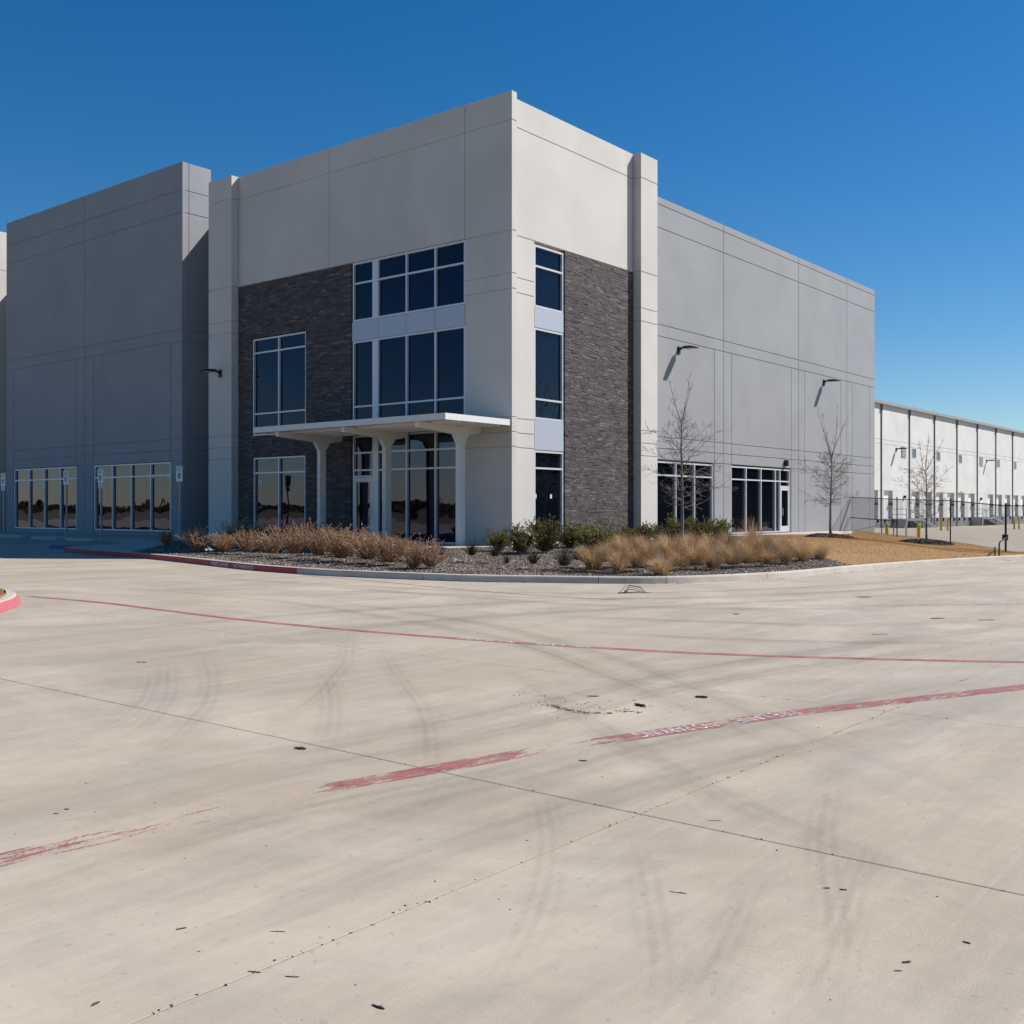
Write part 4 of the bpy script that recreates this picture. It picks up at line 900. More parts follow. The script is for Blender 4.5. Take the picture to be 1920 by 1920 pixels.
# ---------------------------------------------------------------- parking signs, wheel stops
def thick_bar(mb, x0, y0, x1, y1, w, z):
    d = math.hypot(x1 - x0, y1 - y0); nx, ny = -(y1 - y0) / d * w / 2, (x1 - x0) / d * w / 2
    mb.quad((z, x0 + nx, y0 + ny), (z, x1 + nx, y1 + ny), (z, x1 - nx, y1 - ny), (z, x0 - nx, y0 - ny))
def parking_sign(x, y, plate, label):
    z = float(walkz(x, y)[0]) if x > WALK_X else float(G(x, y))
    t = empty('parking_sign', (x, y, z - 0.01)); tag(t, label, 'sign', 'accessible parking signs')
    mb = MB(); mb.cbox(-0.028, 0.028, -0.028, 0.028, 0, 2.62, c=0.005); mb.build('post', M['steel'], t)
    mb = MB(); mb.cbox(-0.045, -0.03, -0.19, 0.19, 2.12, 2.66, c=0.004); sp = mb.build('sign_plate', M['sign_white'], t)
    # plate faces -x; its reading direction runs toward -y
    f = -0.0465
    mb = MB(); mb.quad((f, -0.085, 2.22), (f, 0.085, 2.22), (f, 0.085, 2.42), (f, -0.085, 2.42)); mb.build('blue_panel', M['sign_blue'], sp)
    mb = MB(); g = f - 0.0015
    for a in range(10):      # wheelchair emblem: wheel arc, back, arm, leg, head
        w0, w1 = math.radians(150 + a * 24), math.radians(150 + (a + 1) * 24)
        thick_bar(mb, 0.012 + 0.038 * math.cos(w0), 2.272 + 0.038 * math.sin(w0), 0.012 + 0.038 * math.cos(w1), 2.272 + 0.038 * math.sin(w1), 0.012, g)
    thick_bar(mb, 0.014, 2.36, 0.010, 2.295, 0.017, g); thick_bar(mb, 0.012, 2.33, -0.028, 2.325, 0.012, g - .0003); thick_bar(mb, 0.010, 2.298, -0.032, 2.296, 0.014, g - .0006); thick_bar(mb, -0.032, 2.296, -0.056, 2.245, 0.014, g - .0009)
    n = len(mb.v); mb.v += [(g - .0012, 0.016 + 0.016 * math.cos(k * math.pi / 4), 2.385 + 0.016 * math.sin(k * math.pi / 4)) for k in range(8)]; mb.f.append(tuple(range(n, n + 8))); mb.m.append(0)
    mb.build('wheelchair_emblem', M['sign_white'], sp)
    for s, zz, h, w in (('RESERVED', 2.575, 0.05, 0.30), ('PARKING', 2.50, 0.05, 0.28)):
        me = warp(text_mesh(s, 1, 0.01), lambda u, v, zz=zz, h=h, w=w: (g, w / 2 - w * u, zz + h * v)); link('lettering', me, M['sign_green'], sp)
    mb = MB(); mb.box(f - .0004, f + .0002, -0.175, 0.175, 2.465, 2.473); mb.build('rule', M['sign_green'], sp)
    if plate:
        mb = MB(); mb.cbox(-0.045, -0.03, -0.15, 0.15, 1.93, 2.10, c=0.004); p2 = mb.build('van_plate', M['sign_white'], t)
        for s, zz in (('VAN', 2.03), ('ACCESSIBLE', 1.955)):
            me = warp(text_mesh(s, 1, 0.01), lambda u, v, zz=zz, w=(0.12 if s == 'VAN' else 0.24): (g, w / 2 - w * u, zz + 0.045 * v)); link('lettering', me, M['sign_blue'], p2)
    mb = MB(); mb.cbox(-0.015, 0.015, -0.03, 0.03, 2.62, 2.68, c=0.004); mb.build('post_cap', M['steel'], t)
def sgn(px, D): return depth_point(px, D)
x, y = sgn(338, 37.6); parking_sign(x, y, False, 'white accessible parking sign closest to the beige pier')
x, y = sgn(190, 40.0); parking_sign(x, y, True, 'white accessible parking sign before the nearer shaded window of the grey wing')
x, y = sgn(125, 42.3); parking_sign(x, y, False, 'white accessible parking sign between the two shaded windows of the grey wing')
x, y = sgn(7.5, 44.0); parking_sign(x, y, True, 'white accessible parking sign at the left edge of the photo')
for i, (px, D, lab) in enumerate(((150, 39.3, 'concrete wheel stop nearest the red kerb, before the right accessible bay'), (84, 41.2, 'concrete wheel stop before the middle accessible bay'), (22, 43.6, 'concrete wheel stop farthest left by the shaded wall'))):
    x, y = depth_point(px, D); t = empty('wheel_stop', (x, y, float(G(x, y)))); tag(t, lab, 'wheel stop', 'wheel stops')
    mb = MB(); pr = [(-0.09, 0), (-0.075, 0.07), (-0.045, 0.115), (0.045, 0.115), (0.075, 0.07), (0.09, 0)]; k = 6
    mb.v += [(a, -0.92, b) for a, b in pr] + [(a, 0.92, b) for a, b in pr]; mb.f += [tuple(range(k)), tuple(range(2 * k - 1, k - 1, -1))] + [(q, (q + 1) % k, k + (q + 1) % k, k + q) for q in range(k)]; mb.m += [0] * 8
    mb.build('concrete_bar', M['walk'], t)
    for yy in (-0.6, 0.6):
        mb = MB(); mb.tube([(0, yy, 0.112), (0, yy, 0.119)], 0.022, 8); mb.build('anchor_pin', M['gutter'], t)

# ---------------------------------------------------------------- bare young trees
def bare_tree(seed, H, trunk_r=0.055, first=0.27, nbr=46, spread=1.0, leaders=3, split=0.74):
    rr = random.Random(seed); tr = MB(); br = MB(); tw = MB()
    def wob(p, d, L, n, cur, r0, r1, mb, sides, drift=0.10):
        pts = [Vector(p)]; d = Vector(d).normalized()
        for i in range(n):
            d = (d + Vector((rr.uniform(-1, 1), rr.uniform(-1, 1), rr.uniform(-1, 1))) * drift + Vector((0, 0, cur))).normalized()
            pts.append(pts[-1] + d * L / n)
        mb.tube(pts, [r0 + (r1 - r0) * i / n for i in range(n + 1)], sides, cap=False); return pts
    def twigs(pts, L, n, depth):
        for _ in range(n):
            i = rr.randrange(1, len(pts)); a = pts[i]; b = pts[i - 1]; f = rr.random(); p = a.lerp(b, f); t = (a - b).normalized()
            side = t.cross(Vector((rr.uniform(-1, 1), rr.uniform(-1, 1), rr.uniform(-1, 1)))).normalized()
            d = (t * 0.75 + side * rr.uniform(0.5, 1.0)).normalized(); l = L * rr.uniform(0.35, 1.0)
            q = wob(p, d, l, 3, 0.05, 0.0050 if depth else 0.0065, 0.0022, tw, 3, 0.16)
            if depth == 0 and l > 0.2: twigs(q, l * 0.55, rr.randint(1, 3), 1)
    zs = H * split; pts = [Vector((0, 0, -0.08))]; n = 9
    for i in range(1, n + 1): pts.append(Vector((pts[-1].x + rr.uniform(-.02, .02) * H / 5, pts[-1].y + rr.uniform(-.02, .02) * H / 5, zs * i / n)))
    rad = [trunk_r * 1.25] + [trunk_r * (1 - 0.72 * (i / n)) for i in range(1, n + 1)]
    tr.tube(pts, rad, 8, cap=True)
    top = pts[-1]; az0 = rr.uniform(0, 6.28)
    for k in range(leaders):
        az = az0 + k * 6.28 / leaders + rr.uniform(-.4, .4); d = Vector((math.cos(az) * 0.42, math.sin(az) * 0.42, 1))
        q = wob(top - Vector((0, 0, rr.uniform(0, .25))), d, (H - zs) * rr.uniform(0.85, 1.1), 7, 0.05, trunk_r * 0.26, 0.004, br, 5, 0.10); twigs(q, 0.3, 10, 0)
    for k in range(nbr):
        f = first + (1 - first) * (k / nbr) ** 0.9; z = f * zs; i = min(int(z / zs * n), n - 1); p = pts[i].lerp(pts[i + 1], z / zs * n - i)
        az = k * 2.4 + rr.uniform(-.5, .5); el = rr.uniform(-0.05, 0.55) if f < 0.6 else rr.uniform(0.25, 0.9)
        L = spread * (0.55 + 0.85 * math.sin(math.pi * min(1, (f - first) / (1 - first) * 0.85 + 0.18))) * rr.uniform(0.45, 1.05)
        q = wob(p, (math.cos(az), math.sin(az), el), L, 6, 0.035, max(0.006, trunk_r * 0.24 * (1.15 - f)), 0.0028, br, 4, 0.15)
        twigs(q, L * 0.42, int(4 + 6 * L), 0)
    return tr.mesh('trunk', (M['bark'],), True), br.mesh('branches', (M['bark'],), True), tw.mesh('twigs', (M['bark'],), False)
def put_tree(x, y, meshes, label, rz=0, group='bare young trees'):
    z = float(B(x, y)[0]); t = empty('bare_tree', (x, y, z), rz); tag(t, label, 'tree', group)
    a = link('trunk', meshes[0], None, t); b = link('branches', meshes[1], None, t); link('twigs', meshes[2], None, b); return t
xa, ya = depth_point(1279, 33.6); put_tree(xa, ya, bare_tree(11, 5.5, 0.062, 0.30, 50, 1.15, 3, 0.72), 'tall bare young tree standing in the planting bed before the dark windows')
xb, yb = depth_point(1558, 44.5); put_tree(xb, yb, bare_tree(23, 5.5, 0.060, 0.36, 54, 1.05, 5, 0.62), 'bare young tree in a mulch ring on the lawn by the grey wall corner', 1.0)
xc, yc = depth_point(1737, 45.5); put_tree(xc, yc, bare_tree(35, 4.75, 0.052, 0.36, 40, 1.1, 4, 0.66), 'slender bare young tree in front of the white dock wing beside the fence', 2.2)

def chips(P, zs, smin, smax, seed, flat=0.45):
    """loose chips: irregular little wedges, returned as one mesh with a tone per chip"""
    r = np.random.default_rng(seed); n = len(P); s = r.uniform(smin, smax, n)
    base = np.array([(-1, -.7, 0), (1, -.8, 0), (.8, .9, 0), (-.9, .7, 0), (-.5, -.3, 1), (.55, -.2, .9), (.35, .5, 1.0), (-.4, .4, .8)])
    V = np.repeat(base[None], n, 0) + r.uniform(-.25, .25, (n, 8, 3)); V[:, :, 0] *= r.uniform(.7, 1.6, n)[:, None]
    V = V * s[:, None, None] * 0.5; V[:, :, 2] *= flat * 2
    a = r.uniform(0, 6.28, n); c, sn = np.cos(a)[:, None], np.sin(a)[:, None]
    X = V[:, :, 0] * c - V[:, :, 1] * sn; Y = V[:, :, 0] * sn + V[:, :, 1] * c
    tilt = r.uniform(-.5, .5, (n, 2)); Z = V[:, :, 2] + X * tilt[:, :1] + Y * tilt[:, 1:]
    V = np.stack([X + P[:, :1], Y + P[:, 1:2], Z + zs[:, None] - 0.004], 2).reshape(-1, 3)
    q = np.array([(4, 5, 6, 7), (0, 1, 5, 4), (1, 2, 6, 5), (2, 3, 7, 6), (3, 0, 4, 7)])
    Fq = (np.arange(n)[:, None, None] * 8 + q[None]).reshape(-1, 4); t = np.clip(r.normal(0.48, 0.25, n), 0, 1)
    return V, Fq, np.repeat(t, 5)
def scatter_in(poly, n, seed):
    r = np.random.default_rng(seed); A = np.array(poly); out = np.zeros((0, 2))
    while len(out) < n:
        Q = r.uniform(A.min(0), A.max(0), (n * 3, 2)); out = np.vstack([out, Q[inside(Q, poly)]])
    return out[:n]
for x, y, r_, lab in ((xb, yb, 1.0, None), (xc, yc, 1.05, None)):
    z0 = float(B(x, y)[0]); V = []; n = 22; rings = [0.02, 0.35, 0.7, 0.95, 1.12]
    hs_ = [0.13, 0.12, 0.09, 0.03, -0.05]; vv = []
    for ri, h in zip(rings, hs_):
        for k in range(n):
            a = 2 * math.pi * k / n; rad = ri * r_ * (1 + 0.07 * math.sin(3 * a + x)); px_, py_ = x + rad * math.cos(a), y + rad * math.sin(a)
            vv.append((px_, py_, float(B(px_, py_)[0]) + h))
    fs = np.array([(i * n + k, i * n + (k + 1) % n, (i + 1) * n + (k + 1) % n, (i + 1) * n + k) for i in range(len(rings) - 1) for k in range(n)])
    o = link('mulch_ring', np_mesh('mulch_ring', np.array(vv), fs, np.full(len(fs), 0.3), True), M['mulch']); tag(o, kind='structure')
    an = RNG.uniform(0, 6.28, 700); rd = np.sqrt(RNG.random(700)) * r_ * 1.08; P = np.column_stack([x + rd * np.cos(an), y + rd * np.sin(an)])
    zz = B(P[:, 0], P[:, 1]) + np.interp(rd / r_, rings, hs_); Vc, Fc, T = chips(P, zz, 0.04, 0.11, 5); c = link('mulch_chips', np_mesh('mulch_chips', Vc, Fc, T), M['mulch'], o); c['kind'] = 'stuff'

# gravel mulch over the bed
P = scatter_in(bed_poly, 72000, 8)
vis = (P - np.array(CAM)) @ np.array(FWD); keep = RNG.random(len(P)) < np.clip(1.25 - (vis - 22) / 26, 0.25, 1); P = P[keep]
clump = np.sin(P[:, 0] * 2.1 + np.sin(P[:, 1] * 1.3) * 2) * np.sin(P[:, 1] * 1.7) 
from mathutils.bvhtree import BVHTree
def drop_on(o, P):
    t = BVHTree.FromPolygons([v.co for v in o.data.vertices], [tuple(p.vertices) for p in o.data.polygons]); dn = Vector((0, 0, -1)); out = B(P[:, 0], P[:, 1])
    for i, (x, y) in enumerate(P):
        h = t.ray_cast(Vector((x, y, 5)), dn)[0]
        if h is not None: out[i] = h.z
    return out
Vc, Fc, T = chips(P, drop_on(bed, P) + 0.003, 0.020, 0.058, 9, 0.32)
T = np.clip(T + np.repeat(clump * 0.14 - 0.05, 5), 0, 1)
tag(link('bed_gravel', np_mesh('bed_gravel', Vc, Fc, T), M['gravel']), 'loose tan and dark gravel mulch covering the planting bed', 'gravel', kind='stuff')

# short dormant turf blades
def blades(P, zs, hmin, hmax, w, seed):
    r = np.random.default_rng(seed); n = len(P); a = r.uniform(0, 6.28, n); h = r.uniform(hmin, hmax, n); ln = r.uniform(-.6, .6, (n, 2)) * h[:, None]
    dx, dy = np.cos(a) * w / 2, np.sin(a) * w / 2
    V = np.empty((n, 3, 3)); V[:, 0] = np.column_stack([P[:, 0] - dx, P[:, 1] - dy, zs - .01]); V[:, 1] = np.column_stack([P[:, 0] + dx, P[:, 1] + dy, zs - .01]); V[:, 2] = np.column_stack([P[:, 0] + ln[:, 0], P[:, 1] + ln[:, 1], zs + h])
    return V.reshape(-1, 3), np.arange(3 * n).reshape(-1, 3), r.random(n)
P = scatter_in(lawn_poly, 90000, 12); Vb, Fb, T = blades(P, drop_on(lawn, P), 0.012, 0.034, 0.010, 3)
tag(link('lawn_grass', np_mesh('lawn_grass', Vb, Fb, T), M['turf']), 'short tan dormant grass on the sloping lawn', 'grass', kind='stuff')
front = [p for p in isl_poly if True]; P = scatter_in(front, 26000, 14); Vb, Fb, T = blades(P, G(P[:, 0], P[:, 1]) + 0.165, 0.03, 0.08, 0.012, 4)
tag(link('island_grass', np_mesh('island_grass', Vb, Fb, T), M['turf']), 'dry tan grass inside the red kerbed island at the left edge', 'grass', kind='stuff')

# ---------------------------------------------------------------- shrubs, grasses, tufts
def ribbon_blades(seed, n, H, R, w, seg=4, droop=0.5, up=0.4, tone=None, base_r=0.08):
    """arching blades from one crown; numpy, one quad strip per blade"""
    r = np.random.default_rng(seed); a = r.uniform(0, 6.28, n); L = H * r.uniform(0.55, 1.15, n); el = np.clip(r.normal(up, 0.30, n), 0.02, 1.4)   # angle from vertical
    b0 = r.uniform(0, base_r, n); dirx, diry = np.cos(a), np.sin(a); px = b0 * dirx; py = b0 * diry; pz = np.zeros(n); V = np.empty((n, seg + 1, 2, 3)); ang = el.copy()
    tx, ty = -np.sin(a + r.uniform(-.8, .8, n)), np.cos(a)
    for s in range(seg + 1):
        ww = w * (1 - s / (seg + .3)) ** 0.7 * r.uniform(.7, 1.2, n) / 2
        V[:, s, 0] = np.column_stack([px - tx * ww, py - ty * ww, pz]); V[:, s, 1] = np.column_stack([px + tx * ww, py + ty * ww, pz])
        px = px + np.sin(ang) * dirx * L / seg; py = py + np.sin(ang) * diry * L / seg; pz = pz + np.cos(ang) * L / seg; ang = ang + droop * r.uniform(.3, 1.4, n) * (s + 1) / seg
        a2 = r.uniform(-.22, .22, n); dirx, diry = dirx * np.cos(a2) - diry * np.sin(a2), dirx * np.sin(a2) + diry * np.cos(a2)
    V[:, :, :, 2] = np.maximum(V[:, :, :, 2], -0.02)
    i = (np.arange(n)[:, None] * (seg + 1) + np.arange(seg)[None]).ravel() * 2
    t = np.clip(r.normal(.5, .22, n), 0, 1) if tone is None else tone
    return V.reshape(-1, 3), np.column_stack([i, i + 1, i + 3, i + 2]), np.repeat(t, seg)
def twig_shrub(seed, H, R, nst, leaf, leaf_s, nleaf):
    """fan of thin branching stems with small leaves along them"""
    rr = random.Random(seed); mb = MB(); lp = []
    for k in range(nst):
        az = rr.uniform(0, 6.28); tilt = abs(rr.gauss(0, 0.42)) + 0.05; L = H * rr.uniform(.6, 1.12)
        d = Vector((math.cos(az) * math.sin(tilt), math.sin(az) * math.sin(tilt), math.cos(tilt))); p = Vector((math.cos(az) * .06, math.sin(az) * .06, -0.03)); pts = [p]
        for i in range(4):
            d = (d + Vector((rr.gauss(0, .12), rr.gauss(0, .12), .05))).normalized(); p = p + d * L / 4; pts.append(p)
        mb.tube(pts, [.0065, .0055, .0045, .0035, .002], 3, cap=False)
        for i in range(1, 5): lp += [(pts[i - 1].lerp(pts[i], rr.random()), d) for _ in range(int(nleaf * (0.4 + .35 * i)))]
        for b in range(rr.randint(3, 5)):
            i = rr.randint(1, 4); q = pts[i - 1].lerp(pts[i], rr.random()); e = (d + Vector((rr.gauss(0, .55), rr.gauss(0, .55), rr.gauss(0, .2)))).normalized(); l = L * rr.uniform(.15, .36); q2 = q + e * l
            mb.tube([q, q2], [.0035, .0018], 3, cap=False); lp += [(q.lerp(q2, rr.random() ** .6), e) for _ in range(int(nleaf * 1.5))]
    C = np.array([tuple(p) for p, _ in lp]); r = np.random.default_rng(seed); n = len(C); C = C + r.normal(0, leaf_s * .4, (n, 3))
    u = r.normal(0, 1, (n, 3)); u[:, 2] += 0.5; u /= np.linalg.norm(u, axis=1)[:, None]; v = np.cross(u, r.normal(0, 1, (n, 3))); v /= np.linalg.norm(v, axis=1)[:, None]
    s = leaf_s * r.uniform(.6, 1.3, n)[:, None]
    V = np.stack([C - u * s, C + v * s * .42, C + u * s, C - v * s * .42], 1).reshape(-1, 3); V[:, 2] = np.maximum(V[:, 2], 0.005)
    t = np.clip(r.normal(.5, .25, n) + (C[:, 2] / H - .5) * .25, 0, 1)
    return mb.mesh('stems', (M['twig'],)), np_mesh('leaves', V, np.arange(4 * n).reshape(-1, 4), t), leaf
def plant(name, x, y, parts, label, cat, group, s=1.0, sz=None, rz=None, wide=1.0):
    t = empty(name, (x, y, float(B(x, y)[0])), random.uniform(0, 6.28) if rz is None else rz); t.scale = (s * wide, s * wide, sz or s); tag(t, label, cat, group)
    for nm, me in parts: link(nm, me, None, t)
    return t
RS = []
for k in range(5):
    st_, lv, mt = twig_shrub(100 + k, 0.62, 0.5, 74, 'russet', 0.015, 6); lv.materials.append(M['russet']); RS.append((('stems', st_), ('leaves', lv)))
GS = []
for k in range(4):
    st_, lv, mt = twig_shrub(200 + k, 0.72, 0.5, 66, 'green', 0.024, 10); lv.materials.append(M['green']); GS.append((('stems', st_), ('leaves', lv)))
ST = []
for k in range(5):
    V, Fq, T = ribbon_blades(300 + k, 620, 0.60 + .05 * (k % 3), .4, .0085, 6, .46, .36, base_r=.15); me = np_mesh('blades', V, Fq, T); me.materials.append(M['straw']); ST.append((('blades', me),))
TF = []
for k in range(2):
    V, Fq, T = ribbon_blades(400 + k, 150, 0.36, .3, .014, 4, .25, .55, base_r=.07); me = np_mesh('blades', V, Fq, T); me.materials.append(M['tuft']); TF.append((('blades', me),))
V, Fq, T = ribbon_blades(450, 260, 0.95, .4, .010, 5, .30, .30, base_r=.12); pl_me = np_mesh('blades', V, Fq, T); pl_me.materials.append(M['russet'])

def rows_of(name, pts, protos, phrase, cat, group, s0, s1):
    pts = sorted(pts, key=lambda p: p[0])
    for i, p in enumerate(pts):
        x, y = bpx(p[0], p[1]); s = random.uniform(s0, s1) * (p[2] if len(p) > 2 else 1)
        plant(name, x, y, protos[i % len(protos)], phrase % (ORD[i] if i < len(ORD) else 'last'), cat, group, s, s * random.uniform(.78, 1.08), wide={'russet_shrub': 1.38, 'evergreen_shrub': 1.32}.get(name, 1.0))
rows_of('russet_shrub', [(312, 1021, .75), (372, 1031), (418, 1032), (462, 1031), (508, 1035), (552, 1036), (598, 1040), (640, 1044), (690, 1047), (733, 1052), (775, 1062), (808, 1060, .85)], RS,
        'russet twiggy shrub, %s from the left in the front row before the entrance', 'shrub', 'russet shrubs by the entrance', .82, 1.2)
rows_of('russet_shrub', [(440, 1021), (485, 1022), (530, 1024), (578, 1026), (622, 1029), (668, 1031), (715, 1034), (757, 1040, .8)], RS,
        'russet twiggy shrub, %s from the left in the back row below the canopy', 'shrub', 'russet shrubs by the entrance', .85, 1.25)
rows_of('evergreen_shrub', [(935, 1031, .8), (978, 1034), (1022, 1032), (1072, 1026, 1.05), (1112, 1030), (1160, 1024), (1205, 1020), (1238, 1016, .95), (1272, 1016), (1312, 1014), (1350, 1010, .85)], GS,
        'green leafy shrub, %s from the left along the sunny wall', 'shrub', 'green shrubs along the sunny wall', .78, 1.22)
rows_of('straw_grass', [(1112, 1066), (1160, 1071), (1196, 1062), (1240, 1078, 1.12), (1274, 1063), (1304, 1060), (1338, 1064), (1374, 1059), (1406, 1056), (1442, 1057), (1474, 1053), (1506, 1051), (1538, 1050, .85)], ST,
        'straw coloured grass clump, %s from the left in the front row by the kerb', 'grass clump', 'straw grasses in the bed', .88, 1.1)
rows_of('straw_grass', [(1096, 1052, .7), (1140, 1054), (1178, 1050), (1216, 1050), (1256, 1048), (1290, 1047), (1326, 1046), (1362, 1044), (1398, 1042), (1430, 1043), (1464, 1040), (1498, 1040, .9)], ST,
        'straw coloured grass clump, %s from the left in the middle row', 'grass clump', 'straw grasses in the bed', .9, 1.1)
rows_of('straw_grass', [(1165, 1038), (1205, 1036), (1248, 1034), (1296, 1033), (1330, 1030), (1366, 1030), (1402, 1030), (1436, 1029)], ST,
        'straw coloured grass clump, %s from the left in the back row by the green shrubs', 'grass clump', 'straw grasses in the bed', .85, 1.05)
rows_of('dark_tuft', [(826, 1040, .8), (884, 1041), (928, 1043), (950, 1056, .6), (1000, 1057), (1058, 1061, 1.2), (1084, 1050)], TF,
        'dark spiky tuft, %s from the left in the gravel between the two plantings', 'tuft', 'dark tufts in the gravel', .9, 1.15)
x, y = bpx(1412, 1023); plant('plume_grass', x, y, (('blades', pl_me),), 'tall reddish plume grass standing before the glass side door', 'grass clump', None, 1.0)

# ---------------------------------------------------------------- chain-link fence
fence = empty('chain_link_fence', (FP1[0], FP1[1], 0.40)); tag(fence, 'black chain-link fence running from the grey wall across the lawn', 'fence')
def FPAR(o): o.parent = fence; o.matrix_parent_inverse = Matrix.Translation((-FP1[0], -FP1[1], -0.40)); return o
def on_fence(px):
    r = ray(px, 0); a = np.array([[r[0], -_fd[0]], [r[1], -_fd[1]]]); b = np.array([FP1[0] - CAM[0], FP1[1] - CAM[1]]); k, s = np.linalg.solve(a, b); return k, s
posts = []
for px, yt, yb_ in ((1593.2, 931, 997.5), (1681.9, 935, 1007.5), (1782, 937.5, 1023), (1885.7, 947, 1039)):
    k, s = on_fence(px); posts.append((s, EYE + (HY - yb_) / F * k, EYE + (HY - yt) / F * k))
k, s = on_fence(2010); posts.append((s, posts[-1][1] - 0.05, posts[-1][2] - 0.02))
def fpt(s, off=0.0): return np.array(FP1) + _fd * s + _fn * off
PS = np.array(posts)
for i, (s, zb, zt) in enumerate(posts):
    p = fpt(s); big = i in (0, 3); mb = MB(); zg = float(B(p[0], p[1])[0]); mb.tube([(p[0], p[1], min(zb, zg) - 0.15), (p[0], p[1], zt + 0.02)], 0.040 if big else 0.028, 8)
    po = FPAR(mb.build('post', M['black'])); mb = MB(); mb.tube([(p[0], p[1], zt + 0.021), (p[0], p[1], zt + 0.06), (p[0], p[1], zt + 0.085)], [0.045, 0.042, 0.012], 8); link('post_cap', mb.mesh('post_cap', (M['black'],)), None, po)
for i in range(len(posts) - 1):
    a, b = fpt(posts[i][0]), fpt(posts[i + 1][0]); mb = MB(); mb.tube([(*a, posts[i][2] - 0.03), (*b, posts[i + 1][2] - 0.03)], 0.022, 6); FPAR(mb.build('top_rail', M['black']))
a, b = fpt(posts[0][0]), fpt(posts[1][0]); mb = MB(); mb.tube([(*a, 1.15), (*b, 1.02)], 0.026, 6); FPAR(mb.build('brace_rail', M['black']))
mb = MB(); mb.tube([(*b, 1.0), (*(a + (b - a) * 0.10), 0.45)], 0.010, 4); FPAR(mb.build('truss_rod', M['black']))
p = fpt(posts[0][0]); mb = MB(); mb.tube([(p[0] + 0.02, p[1] + 0.02, 0.42), (p[0] - 0.9, 1.20, 0.42)], 0.02, 5); mb.tube([(p[0] - 0.1, 1.22, 2.1), (p[0] - 1.6, 1.2, 0.44)], 0.018, 5); FPAR(mb.build('brace_rail', M['black']))
Vw = []; Fw = []
def wire(p0, p1, r=0.0044):
    d = np.array(p1) - p0; d /= np.linalg.norm(d); a = np.cross(d, [0.31, 0.77, 0.55]); a /= np.linalg.norm(a); b = np.cross(d, a); n = len(Vw)
    for q in (p0, p1):
        for w in (0, 2.094, 4.189): Vw.append(np.array(q) + (a * math.cos(w) + b * math.sin(w)) * r)
    for k in range(3): Fw.append((n + k, n + (k + 1) % 3, n + 3 + (k + 1) % 3, n + 3 + k))
sp = 0.125
for i in range(len(posts) - 1):
    s0, b0, t0 = posts[i]; s1, b1, t1 = posts[i + 1]; L = s1 - s0; Hh = 1.80; f = lambda s: np.interp(s, [s0, s1], [t0, t1]) - 0.05
    for k in range(int((L + Hh) / sp) + 1):
        for sg in (1, -1):
            a0 = k * sp if sg > 0 else L - k * sp; pts = []
            u0, v0, u1, v1 = a0, 0.0, a0 - sg * Hh, Hh
            # clip to 0..L
            def cl(u): return min(max(u, 0), L)
            c0, c1 = cl(u0), cl(u1)
            if abs(c0 - c1) < 0.01: continue
            w0, w1 = abs(c0 - u0), abs(c1 - u0)
            q0 = fpt(s0 + c0, -0.04 * 0 + 0.035); q1 = fpt(s0 + c1, 0.035)
            wire(np.array([*q0, f(s0 + c0) - w0]), np.array([*q1, f(s0 + c1) - w1]))
o = FPAR(link('chain_mesh', np_mesh('chain_mesh', np.array(Vw), np.array(Fw)), M['black'])); o['kind'] = 'stuff'
# pipe stop in front of the end post
p4 = fpt(posts[3][0]); q = depth_point(1873.5, 33.0); zq = float(B(*q)[0])
t = empty('gate_stop', (q[0], q[1], zq)); tag(t, 'bent black pipe stop in the lawn before the right fence post', 'pipe')
mb = MB(); zt = EYE - (1016 - HY) / F * 33.0; k4 = on_fence(1885.7)[0]; zj = EYE - (1008 - HY) / F * k4
mb.tube([(0, 0, -0.1), (0, 0, zt - zq - 0.05), (0.03 * _fn[0], 0.03 * _fn[1], zt - zq), (p4[0] - q[0] - 0.04, p4[1] - q[1] - 0.03, zj - zq)], 0.024, 7); mb.build('pipe', M['black'], t)
mb = MB(); mb.box(p4[0] - q[0] - 0.12, p4[0] - q[0] - 0.045, p4[1] - q[1] - 0.1, p4[1] - q[1] + 0.1, zj - zq - 0.09, zj - zq + 0.12); mb.build('latch_box', M['black'], t)
q = bpx(1865.6, 1047); t = empty('marker_stake', (*q, float(B(*q)[0]))); tag(t, 'thin dark stake in the lawn left of the bent pipe stop', 'stake')
mb = MB(); mb.cbox(-0.012, 0.012, -0.02, 0.02, -0.05, 0.26, c=0.003); mb.build('stake', M['deadwood'], t)
mb = MB(); mb.box(-0.014, 0.014, -0.023, 0.023, 0.255, 0.285); mb.build('cap', M['black'], t)

# ---------------------------------------------------------------- truck court: bollards, guard hoop, stairs
def bollard(px, D, h, label):
    x, y = depth_point(px, D); z = float(G(x, y)); t = empty('bollard', (x, y, z)); tag(t, label, 'bollard', 'yellow bollards in the truck court')
    mb = MB(); mb.tube([(0, 0, -0.1), (0, 0, h)], 0.10, 12); mb.build('pipe', M['yellow'], t)
    mb = MB(); mb.tube([(0, 0, h), (0, 0, h + 0.06), (0, 0, h + 0.10)], [0.10, 0.075, 0.02], 12); mb.build('domed_cap', M['yellow'], t)
    mb = MB(); mb.tube([(0, 0, -0.05), (0, 0, 0.03)], 0.16, 12); mb.build('footing', M['walk'], t)
bollard(1663, 60, 1.0, 'yellow bollard half hidden by the lawn near the grey wall corner'); bollard(1722.7, 58, 1.0, 'yellow bollard half hidden by the lawn left of the slender tree')
bollard(1764.4, 105, 1.25, 'tall yellow bollard just right of the first dock stairs'); bollard(1777, 105, 1.2, 'tall yellow bollard, second to the right of the first dock stairs')
bollard(1901.6, 118, 1.25, 'tall yellow bollard just right of the second dock stairs'); bollard(1910.6, 118, 1.25, 'tall yellow bollard nearest the right edge of the photo')
